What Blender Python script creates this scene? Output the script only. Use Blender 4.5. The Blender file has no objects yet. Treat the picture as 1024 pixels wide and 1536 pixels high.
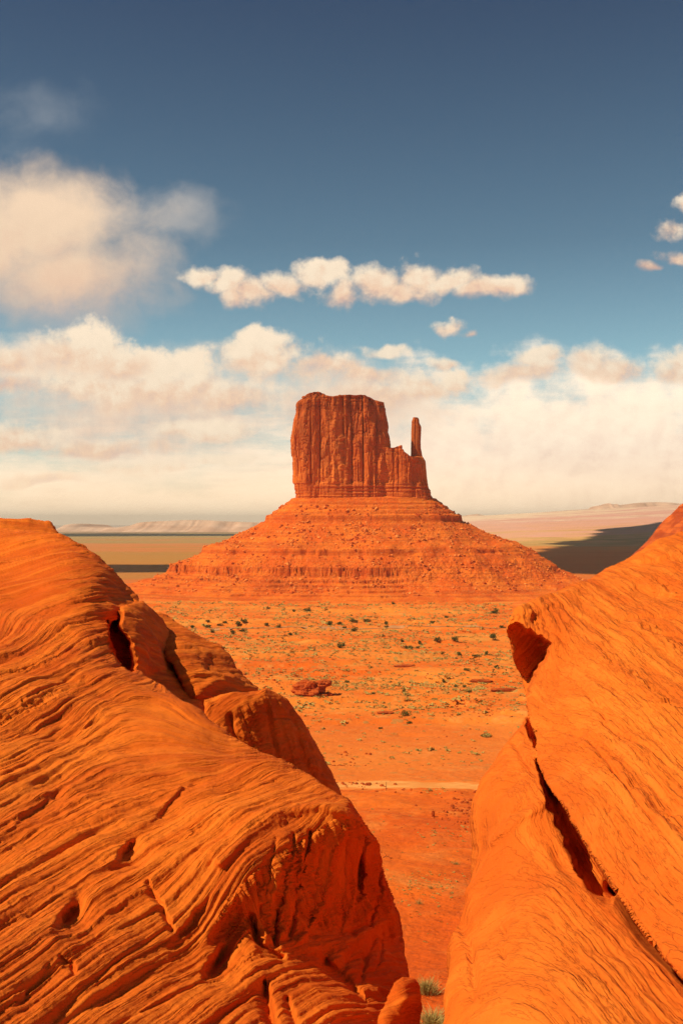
import bpy, math, random
import numpy as np

# ----------------------------------------------------------------------------------------------
# camera, sun, exposure
# ----------------------------------------------------------------------------------------------
F = 1640.0          # focal length in photograph pixels (photograph 1024 x 1536)
CX, HY = 512.0, 785.0   # principal column, horizon row
scene = bpy.context.scene
DENOISE = True
COL = scene.collection

cam_d = bpy.data.cameras.new("camera")
cam = bpy.data.objects.new("camera", cam_d)
COL.objects.link(cam)
cam.location = (0, 0, 0)
cam.rotation_euler = (math.radians(90), 0, 0)
cam_d.sensor_fit = 'VERTICAL'
cam_d.sensor_height = 36.0
cam_d.lens = 36.0 * F / 1536.0
cam_d.shift_y = (HY - 768.0) / 1536.0
cam_d.clip_start = 0.05
cam_d.clip_end = 300000.0
scene.camera = cam

SUN_EL = math.radians(50)
SUN_DIR = np.array([-0.89, -0.36, 0.0])
SUN_DIR = SUN_DIR / np.linalg.norm(SUN_DIR) * math.cos(SUN_EL)
SUN_DIR[2] = math.sin(SUN_EL)

from mathutils import Vector
sun_d = bpy.data.lights.new("sun", 'SUN')
sun_d.energy = 5.0
sun_d.angle = math.radians(0.53)
sun_d.color = (1.0, 0.84, 0.61)
sun = bpy.data.objects.new("sun", sun_d)
COL.objects.link(sun)
sun.rotation_euler = Vector(SUN_DIR).to_track_quat('Z', 'Y').to_euler()
sun.location = (0, 0, 500)

scene.view_settings.view_transform = 'Standard'
scene.view_settings.look = 'None'
scene.view_settings.exposure = 0.12
scene.view_settings.gamma = 1.0
scene.view_settings.use_curve_mapping = False
scene.cycles.use_denoising = DENOISE
scene.cycles.denoising_prefilter = 'FAST'
scene.cycles.volume_bounces = 0
scene.cycles.max_bounces = 5
scene.cycles.diffuse_bounces = 3

# ----------------------------------------------------------------------------------------------
# node expression helper
# ----------------------------------------------------------------------------------------------
class G:
    """a node tree with small arithmetic on sockets"""
    def __init__(s, tree):
        s.t = tree; s.n = tree.nodes; s.l = tree.links
    def node(s, kind, **kw):
        n = s.n.new(kind)
        for k, v in kw.items():
            setattr(n, k, v)
        return n
    def put(s, sock, v):
        if isinstance(v, X): s.l.new(v.s, sock)
        elif isinstance(v, bpy.types.NodeSocket): s.l.new(v, sock)
        else: sock.default_value = v
    def math(s, op, *a, clamp=False):
        n = s.n.new('ShaderNodeMath'); n.operation = op; n.use_clamp = clamp
        for i, v in enumerate(a): s.put(n.inputs[i], v)
        return X(s, n.outputs[0])
    def ss(s, v, a, b, o0=0.0, o1=1.0, kind='SMOOTHSTEP'):
        n = s.n.new('ShaderNodeMapRange'); n.interpolation_type = kind; n.clamp = True
        s.put(n.inputs[0], v); s.put(n.inputs[1], a); s.put(n.inputs[2], b); s.put(n.inputs[3], o0); s.put(n.inputs[4], o1)
        return X(s, n.outputs[0])
    def vec(s, x, y, z):
        n = s.n.new('ShaderNodeCombineXYZ')
        for i, v in enumerate((x, y, z)): s.put(n.inputs[i], v)
        return n.outputs[0]
    def sep(s, v):
        n = s.n.new('ShaderNodeSeparateXYZ'); s.l.new(v, n.inputs[0])
        return [X(s, o) for o in n.outputs]
    def noise(s, v, scale, detail=4, rough=0.55, dist=0.0, color=False):
        n = s.n.new('ShaderNodeTexNoise'); s.l.new(v, n.inputs['Vector'])
        n.inputs['Scale'].default_value = scale; n.inputs['Detail'].default_value = detail
        n.inputs['Roughness'].default_value = rough; n.inputs['Distortion'].default_value = dist
        return n.outputs['Color'] if color else X(s, n.outputs[0])
    def mix(s, f, a, b, mode='MIX'):
        n = s.n.new('ShaderNodeMix'); n.data_type = 'RGBA'; n.blend_type = mode; n.clamp_factor = True
        s.put(n.inputs[0], f)
        for sock, v in ((n.inputs[6], a), (n.inputs[7], b)):
            if isinstance(v, tuple): sock.default_value = (*v[:3], 1)
            else: s.put(sock, v)
        return n.outputs[2]
    def ramp(s, f, stops, interp='LINEAR'):
        n = s.n.new('ShaderNodeValToRGB'); s.put(n.inputs[0], f)
        cr = n.color_ramp; cr.interpolation = interp
        while len(cr.elements) < len(stops): cr.elements.new(0.5)
        for e, (p, c) in zip(cr.elements, stops):
            e.position = p; e.color = (*c[:3], 1)
        return n.outputs[0]
    def vmul(s, v, k):
        n = s.n.new('ShaderNodeVectorMath'); n.operation = 'MULTIPLY'; s.l.new(v, n.inputs[0]); n.inputs[1].default_value = k
        return n.outputs[0]
    def vadd(s, v, k):
        n = s.n.new('ShaderNodeVectorMath'); n.operation = 'ADD'; s.l.new(v, n.inputs[0])
        s.put(n.inputs[1], k)
        return n.outputs[0]
class X:
    def __init__(s, g, sock): s.g = g; s.s = sock
    def __add__(s, o): return s.g.math('ADD', s, o)
    def __radd__(s, o): return s.g.math('ADD', s, o)
    def __sub__(s, o): return s.g.math('SUBTRACT', s, o)
    def __rsub__(s, o): return s.g.math('SUBTRACT', o, s)
    def __mul__(s, o): return s.g.math('MULTIPLY', s, o)
    def __rmul__(s, o): return s.g.math('MULTIPLY', s, o)
    def __truediv__(s, o): return s.g.math('DIVIDE', s, o)
    def abs(s): return s.g.math('ABSOLUTE', s)
    def max(s, o): return s.g.math('MAXIMUM', s, o)
    def min(s, o): return s.g.math('MINIMUM', s, o)
    def sqrt(s): return s.g.math('SQRT', s)
    def clamp(s): return s.g.math('ADD', s, 0.0, clamp=True)

def lin(h):
    """#rrggbb -> linear"""
    h = h.lstrip('#')
    return tuple((lambda c: c / 12.92 if c <= 0.04045 else ((c + 0.055) / 1.055) ** 2.4)(int(h[i:i + 2], 16) / 255) for i in (0, 2, 4))

# ----------------------------------------------------------------------------------------------
# sky: Nishita air with clouds laid out by direction
# ----------------------------------------------------------------------------------------------
def make_world():
    w = bpy.data.worlds.new("World"); scene.world = w; w.use_nodes = True
    t = w.node_tree; t.nodes.clear(); g = G(t)
    out = g.node('ShaderNodeOutputWorld'); bg = g.node('ShaderNodeBackground')
    g.l.new(bg.outputs[0], out.inputs[0])
    w.cycles.sampling_method = 'MANUAL'; w.cycles.sample_map_resolution = 512
    STR = 0.1
    bg.inputs[1].default_value = STR
    sky = g.node('ShaderNodeTexSky', sky_type='NISHITA')
    sky.sun_disc = False
    sky.sun_elevation = SUN_EL
    sky.sun_rotation = math.atan2(SUN_DIR[0], SUN_DIR[1])
    sky.altitude = 1600; sky.air_density = 1.0; sky.dust_density = 0.6; sky.ozone_density = 1.2
    tc = g.node('ShaderNodeTexCoord')
    d = tc.outputs['Generated']
    x, y, z = g.sep(d)
    # gradient of the air itself, graded a little against the zenith
    elev = g.ss(z, 0.0, 0.45, kind='LINEAR')
    grade = g.ramp(elev, [(0.0, (.95, .92, .82)), (0.30, SKYG[0]), (0.55, SKYG[1]), (1.0, SKYG[2])])
    air = g.mix(1.0, sky.outputs[0], grade, 'MULTIPLY')
    # gnomonic coordinates in hundreds of photo pixels from (512, 785)
    ya = y.abs().max(0.08)
    k = F / 100.0
    u = x / ya * k
    v = z / ya * k
    P0 = g.vec(u, v, 0.0)
    warpc = g.noise(P0, 0.9, 3, 0.5, color=True)
    wv = g.vmul(g.vadd(warpc, (-0.5, -0.5, -0.5)), (0.75, 0.55, 0.0))
    P = g.vadd(P0, wv)
    pu, pv, _ = g.sep(P)
    n_big = g.noise(P0, 1.25, 5, 0.6)
    n_fin = g.noise(P0, 3.1, 6, 0.62)
    n_fin_l = g.noise(g.vadd(P0, (-0.09, 0.12, 0.0)), 3.1, 4, 0.6)
    n_soft = g.noise(g.vmul(P, (0.8, 0.9, 1.0)), 0.85, 6, 0.58)
    n_str = g.noise(g.vmul(P0, (0.45, 2.6, 1.0)), 1.0, 6, 0.62)
    puff = (n_big - 0.5) * 1.6 + (n_fin - 0.5) * 0.8
    soft = (n_soft - 0.5) * 2.2
    sheet = (n_big - 0.5) * 1.3 + (n_str - 0.5) * 0.8
    stri = (n_str - 0.5) * 2.4 + (n_fin - 0.5) * 0.5
    relief = (n_fin - n_fin_l) * 1.2 + (n_big - 0.5) * 0.5
    def blob(px, py, rx, ru, rd, uu=pu, vv=pv):
        du = (uu - (px - 512) / 100) * (100 / rx)
        dv = vv - (785 - py) / 100
        dv2 = dv.max(0.0) * (100 / ru) + dv.min(0.0) * (100 / rd)
        return 1.0 - (du * du + dv2 * dv2).sqrt()
    def union(bl):
        f = None
        for b in bl:
            bb = blob(*b)
            f = bb if f is None else f.max(bb)
        return f
    col = air
    S = 1.0 / STR
    def c10(h, m=1.0):
        return tuple(q * S * m * 0.90 for q in lin(h))
    def cloud(base, bl, n=None, thr=0.08, edge=0.46, opa=1.0, gain=1.03, top='#fbe6ca', mid='#f3d0b2', low='#d0ae9e', v0=None, v1=None, rel=1.0, shade=None):
        f = union(bl)
        n = puff if n is None else n
        q = f + n
        if v0 is None:
            v0 = min((785 - py - rd) / 100 for px, py, rx, ru, rd in bl)
            v1 = max((785 - py + ru) / 100 for px, py, rx, ru, rd in bl)
        h = g.ss(pv + (n_big - 0.5) * 0.5 * (v1 - v0), v0, v1, kind='LINEAR')
        a = g.ss(q, thr, (1.0 - h) * edge * 0.9 + (thr + edge)) * opa
        sh = (h + (relief if shade is None else shade) * rel).clamp()
        cc = g.ramp(sh, [(0.0, c10(low, gain)), (0.33, c10(mid, gain)), (0.72, c10(top, gain)), (1.0, c10(top, gain * 1.05))])
        return g.mix(a, base, cc)
    # thin veils, upper left
    col = cloud(col, [(60, 180, 150, 80, 90), (20, 230, 120, 50, 60)], n=soft, thr=.15, edge=1.0, opa=.55, top='#a2a8ae', mid='#8d97a3', low='#76859a', rel=.4)
    col = cloud(col, [(150, 320, 240, 60, 60), (265, 330, 100, 60, 45), (215, 400, 75, 120, 120)], n=soft, thr=.05, edge=.95, opa=.62, top='#c6beb6', mid='#b5b4b3', low='#a6b2ba', rel=.4)
    # big soft plume, left
    col = cloud(col, [(-30, 360, 290, 150, 165), (60, 330, 180, 90, 130), (100, 415, 200, 100, 120)], n=soft * .5, thr=.0, edge=.62, opa=.97, top='#f5d6b6', mid='#efcaac', low='#cdb9b2', v0=2.7, v1=5.0, rel=.35)
    # pale banks along the horizon
    col = cloud(col, [(900, 760, 640, 268, 400), (660, 770, 330, 245, 400)], n=sheet * .55, thr=.03, edge=.34, gain=1.24, top='#fbe7cd', mid='#f3dac2', low='#dfc6b2', v0=-.4, v1=2.6, rel=.7)
    col = cloud(col, [(150, 800, 520, 190, 400), (420, 780, 320, 190, 400)], n=stri * .5, thr=.04, edge=.42, gain=1.22, top='#fbe8cd', mid='#f4dcc0', low='#dcc2aa', v0=-.4, v1=1.9, rel=.75, shade=stri)
    col = cloud(col, [(220, 600, 380, 105, 150), (60, 545, 200, 60, 60), (520, 605, 220, 85, 110)], n=sheet * .7, thr=.0, edge=.6, opa=.92, top='#f9e2c8', mid='#f3d4ba', low='#e2c6b2', v0=.9, v1=2.8, rel=.7)
    # cumulus ranks
    col = cloud(col, [(20, 665, 110, 36, 20), (150, 676, 140, 26, 14), (300, 652, 110, 24, 16)], n=puff * .8, v0=.95, v1=1.6, low='#e0c2b0')
    col = cloud(col, [(60, 722, 100, 22, 10), (220, 700, 120, 16, 9), (330, 690, 90, 16, 8)], n=puff * .8, v0=.55, v1=1.05, low='#e0c2b0', opa=.8)
    col = cloud(col, [(250, 592, 175, 60, 46), (150, 575, 160, 56, 44), (345, 605, 76, 44, 30), (230, 545, 140, 40, 60)], v0=1.42, v1=2.5, low='#e0c2b0')
    col = cloud(col, [(105, 530, 104, 54, 48), (125, 505, 55, 32, 50), (20, 540, 85, 34, 30), (5, 580, 85, 26, 20), (190, 545, 70, 34, 40)], v0=2.05, v1=3.0, low='#e0c2b0')
    col = cloud(col, [(385, 535, 112, 44, 40), (400, 512, 60, 30, 50), (480, 552, 90, 26, 30), (550, 562, 70, 22, 26)], v0=2.0, v1=2.95, low='#e0c2b0')
    col = cloud(col, [(490, 612, 80, 46, 60), (560, 590, 70, 30, 40), (640, 585, 80, 38, 20), (680, 575, 46, 32, 22)], v0=1.75, v1=2.35, low='#e0c2b0')
    col = cloud(col, [(575, 525, 50, 16, 16), (672, 544, 30, 18, 12), (810, 543, 60, 20, 14), (890, 552, 60, 38, 30), (930, 560, 70, 34, 24), (1015, 545, 60, 36, 30), (780, 560, 110, 24, 24)], n=puff * .8, v0=2.0, v1=2.7, opa=.92, low='#dec2b2')
    # the ragged row in the blue
    col = cloud(col, [(310, 410, 52, 20, 18), (350, 418, 55, 26, 22), (375, 434, 60, 36, 34), (420, 422, 60, 30, 24), (460, 412, 56, 26, 20), (494, 402, 40, 18, 26)], n=puff * 1.05, thr=.07, edge=.46, v0=3.15, v1=4.0, low='#e3bba6')
    col = cloud(col, [(512, 438, 48, 36, 26), (560, 424, 60, 28, 36), (598, 438, 44, 22, 14)], n=puff * 1.05, thr=.07, edge=.46, v0=3.25, v1=3.95, low='#e3bba6')
    col = cloud(col, [(636, 418, 60, 38, 34), (682, 420, 50, 22, 20), (722, 434, 46, 26, 22), (752, 430, 42, 24, 18)], n=puff * 1.05, thr=.07, edge=.46, v0=3.3, v1=4.0, low='#e3bba6')
    col = cloud(col, [(680, 488, 34, 22, 16), (704, 495, 28, 12, 10)], n=puff * 1.2, thr=.12, edge=.45, v0=2.8, v1=3.15, low='#dcb6a2')
    col = cloud(col, [(1012, 386, 36, 18, 16), (1012, 345, 40, 30, 24), (1032, 305, 30, 32, 36), (975, 400, 26, 10, 9)], n=puff * 1.3, thr=.08, edge=.5, v0=3.8, v1=4.9, opa=.92)
    col = g.mix(g.ss(z, .075, .0) * .55, col, c10('#ffdcb0', 1.8))
    # below the horizon: plain dusty light
    col = g.mix(g.ss(z, -0.03, 0.0), c10('#b98a62'), col)
    g.l.new(col if not isinstance(col, X) else col.s, bg.inputs[0])
SKYG = [(0.95, 1.13, 0.92), (0.58, 0.71, 0.63), (0.30, 0.365, 0.41)]
make_world()

# ----------------------------------------------------------------------------------------------
# numpy noise
# ----------------------------------------------------------------------------------------------
def _hash(ix, iy, iz, seed):
    h = (ix * np.int64(374761393) + iy * np.int64(668265263) + iz * np.int64(2147483647 - 58) + np.int64(seed) * np.int64(1274126177)) & np.int64(0xFFFFFFFF)
    h = ((h ^ (h >> 13)) * np.int64(1274126177)) & np.int64(0xFFFFFFFF)
    h = ((h ^ (h >> 15)) * np.int64(2246822519)) & np.int64(0xFFFFFFFF)
    h = h ^ (h >> 16)
    return h
_GR = np.array([[1,1,0],[-1,1,0],[1,-1,0],[-1,-1,0],[1,0,1],[-1,0,1],[1,0,-1],[-1,0,-1],[0,1,1],[0,-1,1],[0,1,-1],[0,-1,-1],[1,1,0],[-1,1,0],[0,-1,1],[0,-1,-1]], np.float32)
def pnoise(p, seed=0):
    """Perlin noise, about -1..1; p is (N,3)"""
    p = np.asarray(p, np.float64)
    i = np.floor(p).astype(np.int64); f = (p - i).astype(np.float32)
    w = f * f * f * (f * (f * 6 - 15) + 10)
    res = 0
    c = {}
    for dx in (0, 1):
        for dy in (0, 1):
            for dz in (0, 1):
                gi = _GR[_hash(i[:, 0] + dx, i[:, 1] + dy, i[:, 2] + dz, seed) & 15]
                c[dx, dy, dz] = gi[:, 0] * (f[:, 0] - dx) + gi[:, 1] * (f[:, 1] - dy) + gi[:, 2] * (f[:, 2] - dz)
    lerp = lambda a, b, t: a + (b - a) * t
    y0 = lerp(lerp(c[0,0,0], c[1,0,0], w[:,0]), lerp(c[0,1,0], c[1,1,0], w[:,0]), w[:,1])
    y1 = lerp(lerp(c[0,0,1], c[1,0,1], w[:,0]), lerp(c[0,1,1], c[1,1,1], w[:,0]), w[:,1])
    return lerp(y0, y1, w[:, 2])
def fbm(p, octaves=4, gain=0.5, lac=2.03, seed=0):
    a = 1.0; s = 0; t = 0; q = np.asarray(p, np.float64)
    for k in range(octaves):
        s = s + a * pnoise(q, seed + k * 17); t += a
        q = q * lac + 11.7; a *= gain
    return s / t * 1.4
def sstep(x, a, b):
    t = np.clip((x - a) / (b - a), 0, 1)
    return t * t * (3 - 2 * t)

# ----------------------------------------------------------------------------------------------
# mesh helpers
# ----------------------------------------------------------------------------------------------
def mesh_obj(name, co, faces, mat=None, parent=None, smooth=True, attrs=None):
    """faces: (M,4) or (M,3) int array, or list of such arrays"""
    me = bpy.data.meshes.new(name)
    fl = faces if isinstance(faces, list) else [faces]
    fl = [np.asarray(f, np.int32) for f in fl if len(f)]
    me.vertices.add(len(co)); me.vertices.foreach_set('co', np.asarray(co, np.float32).ravel())
    nl = sum(f.size for f in fl); npoly = sum(len(f) for f in fl)
    me.loops.add(nl); me.loops.foreach_set('vertex_index', np.concatenate([f.ravel() for f in fl]))
    me.polygons.add(npoly)
    tot = np.concatenate([np.full(len(f), f.shape[1], np.int32) for f in fl])
    st = np.concatenate([[0], np.cumsum(tot)[:-1]]).astype(np.int32)
    me.polygons.foreach_set('loop_start', st); me.polygons.foreach_set('loop_total', tot)
    me.polygons.foreach_set('use_smooth', np.full(npoly, smooth))
    me.update(calc_edges=True)
    me.validate()
    if attrs:
        for k, v in attrs.items():
            if v.ndim == 2:
                a = me.attributes.new(k, 'FLOAT_VECTOR', 'POINT'); a.data.foreach_set('vector', np.asarray(v, np.float32).ravel())
            else:
                a = me.attributes.new(k, 'FLOAT', 'POINT'); a.data.foreach_set('value', np.asarray(v, np.float32))
    if mat: me.materials.append(mat)
    o = bpy.data.objects.new(name, me); COL.objects.link(o)
    if parent: o.parent = parent
    return o
def tag(o, label=None, cat=None, group=None, kind=None):
    if label: o['label'] = label
    if cat: o['category'] = cat
    if group: o['group'] = group
    if kind: o['kind'] = kind
    return o
def empty(name, loc):
    o = bpy.data.objects.new(name, None); COL.objects.link(o); o.location = loc; o.empty_display_size = 0.2
    return o
def vnormals(co, quads):
    q = np.asarray(quads)
    if q.shape[1] == 4:
        n = np.cross(co[q[:, 2]] - co[q[:, 0]], co[q[:, 3]] - co[q[:, 1]])
    else:
        n = np.cross(co[q[:, 1]] - co[q[:, 0]], co[q[:, 2]] - co[q[:, 0]])
    N = np.zeros_like(co)
    for k in range(q.shape[1]):
        for a in range(3):
            N[:, a] += np.bincount(q[:, k], n[:, a], len(co))
    return N / (np.linalg.norm(N, axis=1, keepdims=True) + 1e-12)
def grid_quads(nr, nc, wrap=False, off=0):
    r = np.arange(nr - 1)[:, None]; c = np.arange(nc if wrap else nc - 1)[None, :]
    c1 = (c + 1) % nc
    q = np.stack([r * nc + c, r * nc + c1, (r + 1) * nc + c1, (r + 1) * nc + c], -1)
    return q.reshape(-1, 4) + off
def at(px, py, depth):
    px = np.asarray(px, float); py = np.asarray(py, float)
    return np.stack([(px - CX) / F * depth, depth + 0 * px, (HY - py) / F * depth], -1)

def tps(ctrl):
    """thin plate spline through (px, py, value) points; returns f(px, py)"""
    c = np.array(ctrl, float); P = c[:, :2] / 300.0; V = c[:, 2]
    def phi(r2): return 0.5 * r2 * np.log(r2 + 1e-12)
    n = len(P)
    K = phi(((P[:, None] - P[None]) ** 2).sum(-1)) + np.eye(n) * 2e-4
    A = np.zeros((n + 3, n + 3)); A[:n, :n] = K; A[:n, n] = 1; A[:n, n + 1:] = P; A[n, :n] = 1; A[n + 1:, :n] = P.T
    sol = np.linalg.solve(A, np.concatenate([V, np.zeros(3)]))
    def f(px, py):
        q = np.stack([np.asarray(px, float).ravel(), np.asarray(py, float).ravel()], -1) / 300.0
        out = sol[n] + q @ sol[n + 1:]
        for i in range(n):
            out += sol[i] * phi(((q - P[i]) ** 2).sum(-1))
        return out.reshape(np.shape(px))
    return f
def seg_dist(px, py, a, b):
    ax, ay = a; bx, by = b; dx, dy = bx - ax, by - ay
    t = np.clip(((px - ax) * dx + (py - ay) * dy) / (dx * dx + dy * dy + 1e-9), 0, 1)
    return np.hypot(px - ax - t * dx, py - ay - t * dy), t
def poly_sd(px, py, poly):
    """signed distance, positive inside"""
    d = np.full(px.shape, 1e9); ins = np.zeros(px.shape, bool)
    n = len(poly)
    for i in range(n):
        a, b = poly[i], poly[(i + 1) % n]
        d = np.minimum(d, seg_dist(px, py, a, b)[0])
        if a[1] != b[1]:
            c = ((a[1] > py) != (b[1] > py)) & (px < (b[0] - a[0]) * (py - a[1]) / (b[1] - a[1]) + a[0])
            ins ^= c
    return np.where(ins, d, -d)
def line_dist(px, py, pts):
    d = np.full(px.shape, 1e9)
    for a, b in zip(pts[:-1], pts[1:]):
        d = np.minimum(d, seg_dist(px, py, a, b)[0])
    return d
# ----------------------------------------------------------------------------------------------
# materials of rock and earth
# ----------------------------------------------------------------------------------------------
def new_mat(name, rough=0.9):
    m = bpy.data.materials.new(name); m.use_nodes = True
    t = m.node_tree; g = G(t)
    b = t.nodes['Principled BSDF']
    b.inputs['Roughness'].default_value = rough
    b.inputs['Specular IOR Level'].default_value = 0.12
    return m, g, b
def bump(g, b, h, strength, dist):
    n = g.node('ShaderNodeBump'); n.inputs['Strength'].default_value = strength; n.inputs['Distance'].default_value = dist
    g.put(n.inputs['Height'], h); g.l.new(n.outputs[0], b.inputs['Normal'])
def sandstone(name, base, pale, deep, fine=1.0, bstr=0.6):
    """cross-bedded sandstone; attribute bed = (along, along, across) in metres"""
    m, g, b = new_mat(name)
    at_ = g.node('ShaderNodeAttribute', attribute_name='bed'); bed = at_.outputs['Vector']
    tc = g.node('ShaderNodeTexCoord').outputs['Object']
    lam = g.noise(g.vmul(bed, (0.7, 0.7, 16.0)), 1.0 * fine, 4, 0.6)
    band = g.noise(g.vmul(bed, (0.25, 0.25, 2.6)), 1.0, 3, 0.5)
    blot = g.noise(tc, 1.7, 5, 0.6)
    grain = g.noise(tc, 90.0, 3, 0.6)
    grit = g.noise(tc, 22.0, 4, 0.65)
    c = g.mix(g.ss(band, 0.35, 0.68), deep, base)
    c = g.mix(g.ss(lam, 0.42, 0.70) * 0.55, c, pale)
    c = g.mix(g.ss(lam, 0.50, 0.30) * 0.40, c, deep)
    c = g.mix(g.ss(blot, 0.50, 0.75) * 0.35, c, pale)
    c = g.mix(g.ss(blot, 0.46, 0.28) * 0.40, c, deep)
    c = g.mix(g.ss(grit, 0.58, 0.75) * 0.25, c, deep)
    g.l.new(c, b.inputs['Base Color'])
    fl = g.noise(g.vmul(bed, (3.0, 3.0, 55.0)), 1.0, 4, 0.6)
    crisp = g.ss(fl, .47, .53) * .35 + g.ss(lam, .46, .54) * .5
    h = lam * 0.5 + fl * 0.4 + crisp + grit * 0.45 + grain * 0.22
    bump(g, b, h, bstr, 0.022)
    return m

# ----------------------------------------------------------------------------------------------
# foreground sandstone masses: each a closed solid with its own distance and thickness
# ----------------------------------------------------------------------------------------------
def axis_lines(lo, hi, step, inner_lo, inner_hi):
    """grid coordinates: step inside the frame, growing outside it"""
    a = [max(lo, inner_lo)]
    while a[-1] < min(hi, inner_hi): a.append(a[-1] + step)
    s = step; x = a[-1]
    while x < hi: s = min(s * 1.10, 40); x += s; a.append(x)
    s = step; x = a[0]; pre = []
    while x > lo: s = min(s * 1.10, 40); x -= s; pre.append(x)
    return np.array(pre[::-1] + a)
def rock(name, poly, ctrl, mat, beds, T=2.0, step=1.6, rough_edge=3.0, dents=(), seed=1, amp=1.0, lumps=0.05, fin=1.0, ledge=1.0, groove=1.0, sbed=None, scal=0.0, warp=0.07, shing=1.0, wob=.9, ribs=None):
    """poly: [(px, py, edge radius m)], ctrl: [(px, py, depth m)]"""
    pl = [(p[0], p[1]) for p in poly]; RR = [p[2] if len(p) > 2 else 0.4 for p in poly]
    xs0 = min(p[0] for p in pl) - 6; xs1 = max(p[0] for p in pl) + 6
    ys0 = min(p[1] for p in pl) - 6; ys1 = max(p[1] for p in pl) + 6
    xs = axis_lines(xs0, xs1, step, -30, 1054); ys = axis_lines(ys0, ys1, step, 700, 1566)
    PX, PY = np.meshgrid(xs, ys)
    sd = poly_sd(PX, PY, pl)
    q = np.stack([PX.ravel(), PY.ravel(), 0 * PX.ravel()], -1)
    sd = sd + (rough_edge * fbm(q / 28.0, 4, 0.55, seed=seed + 3)).reshape(PX.shape)
    gy, gx = np.gradient(sd, ys, xs)
    gl = np.hypot(gx, gy) + 1e-6; gx /= gl; gy /= gl
    inside = sd > 0
    cell = inside[:-1, :-1] | inside[1:, :-1] | inside[:-1, 1:] | inside[1:, 1:]
    used = np.zeros(PX.shape, bool)
    for a in (slice(None, -1), slice(1, None)):
        for b in (slice(None, -1), slice(1, None)):
            used[a, b] |= cell
    mv = used & ~inside
    PXs = np.where(mv, PX - sd * gx, PX); PYs = np.where(mv, PY - sd * gy, PY)
    e_px = np.where(mv, 0, np.maximum(sd, 0))
    # edge radius by inverse distance to the outline's corners
    wsum = np.zeros(PX.shape); rs = np.zeros(PX.shape)
    for (x, y), r in zip(pl, RR):
        w = 1.0 / (((PX - x) ** 2 + (PY - y) ** 2) + 60.0) ** 1.6
        wsum += w; rs += w * r
    R = rs / wsum
    lnD = tps([(a, b, math.log(d)) for a, b, d in ctrl])
    px, py = PXs[used], PYs[used]
    D = np.exp(lnD(px, py))
    R = R[used]; e = e_px[used] * D / F
    t = np.clip(1 - e / R, 0, 1)
    Df = D + R * (1 - np.sqrt(np.maximum(1 - t * t, 0)))
    Df0 = Df
    if len(dents):
        dd = np.zeros(px.shape)
        for fn in dents: dd = dd + fn(px, py, D)
        gd = np.zeros(PX.shape); gd[used] = dd; gw = used.astype(float)
        for _ in range(2):
            for ax in (0, 1):
                bl = lambda q_: .5 * q_ + .25 * np.roll(q_, 1, ax) + .25 * np.roll(q_, -1, ax)
                gd = bl(gd * gw) / (bl(gw) + 1e-9) * gw
        Df = Df + gd[used]
    tb = np.clip(1 - e / (1.6 * R + 0.3), 0, 1)
    Db = np.maximum(D + R, Df) + T * np.sqrt(np.maximum(1 - tb * tb, 0))
    idx = -np.ones(PX.shape, np.int64); nU = int(used.sum()); idx[used] = np.arange(nU)
    ins_u = inside[used]
    bidx = np.arange(nU); nI = int(ins_u.sum()); bmap = bidx.copy(); bmap[ins_u] = nU + np.arange(nI)
    rr, cc = np.nonzero(cell)
    qf = np.stack([idx[rr, cc], idx[rr + 1, cc], idx[rr + 1, cc + 1], idx[rr, cc + 1]], -1)
    qb = bmap[qf][:, ::-1]
    co = np.concatenate([at(px, py, Df), at(px[ins_u], py[ins_u], Db[ins_u])])
    quads = np.concatenate([qf, qb])
    N = vnormals(np.concatenate([at(px, py, Df0), co[nU:]]), quads)
    if (N[:nU][ins_u] * co[:nU][ins_u]).sum(1).mean() > 0:
        quads = quads[:, ::-1]; N = -N
    # bedding frame
    n = np.array(beds, float); n /= np.linalg.norm(n)
    a1 = np.cross(n, [0.13, 0.2, 1.0]); a1 /= np.linalg.norm(a1); a2 = np.cross(n, a1)
    wv = np.stack([fbm(co * 0.45 + 3.1, 3, seed=seed + 40), fbm(co * 0.45 + 17.7, 3, seed=seed + 50), fbm(co * 0.45 + 31.3, 3, seed=seed + 60)], -1)
    cw = co + warp * wv
    if sbed is not None: s = sbed(cw)
    else: s = cw @ n
    B = np.stack([cw @ a1, cw @ a2, s], -1)
    # how coarsely the mesh samples the layers here, so that nothing finer than it can carry is displaced
    ea = np.concatenate([quads[:, 0], quads[:, 1], quads[:, 2], quads[:, 3]]); eb = np.concatenate([quads[:, 1], quads[:, 2], quads[:, 3], quads[:, 0]])
    cnt = np.bincount(ea, minlength=len(co)) + 1e-9
    ds = np.bincount(ea, np.abs(s[ea] - s[eb]), len(co)) / cnt * 1.7 + 1e-5
    dl = np.bincount(ea, np.linalg.norm(co[ea] - co[eb], axis=1), len(co)) / cnt * 1.3 + 1e-5
    ks = lambda f: sstep(1.0 / f / ds, 2.0, 4.2)
    kl = lambda f: sstep(1.0 / f / dl, 2.5, 6.0)
    def st(fs, fa, seed, o=3, g=0.55):
        return fbm(B * np.array([fa, fa, fs]), o, g, seed=seed)
    patch = sstep(fbm(co * 0.9, 3, seed=seed + 5), -0.5, 0.55)
    d = lumps * fbm(co * 1.1, 3, seed=seed + 1) * kl(1.1) + lumps * 0.22 * fbm(co * 3.3, 3, seed=seed + 2) * kl(3.3)
    g1 = st(2.6, 0.16, seed + 11, 2); g2 = st(6.0, 0.20, seed + 12, 3); g3 = st(15.0, 0.36, seed + 13, 3); g4 = st(34.0, 0.8, seed + 14, 2)
    k1, k2, k3, k4 = ks(2.6), ks(6.0), ks(15.0), ks(34.0)
    d += ledge * (0.024 * np.abs(g1) + 0.020 * g1) * k1
    cut = lambda g_, w: -np.exp(-(g_ / w) ** 2)
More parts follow.
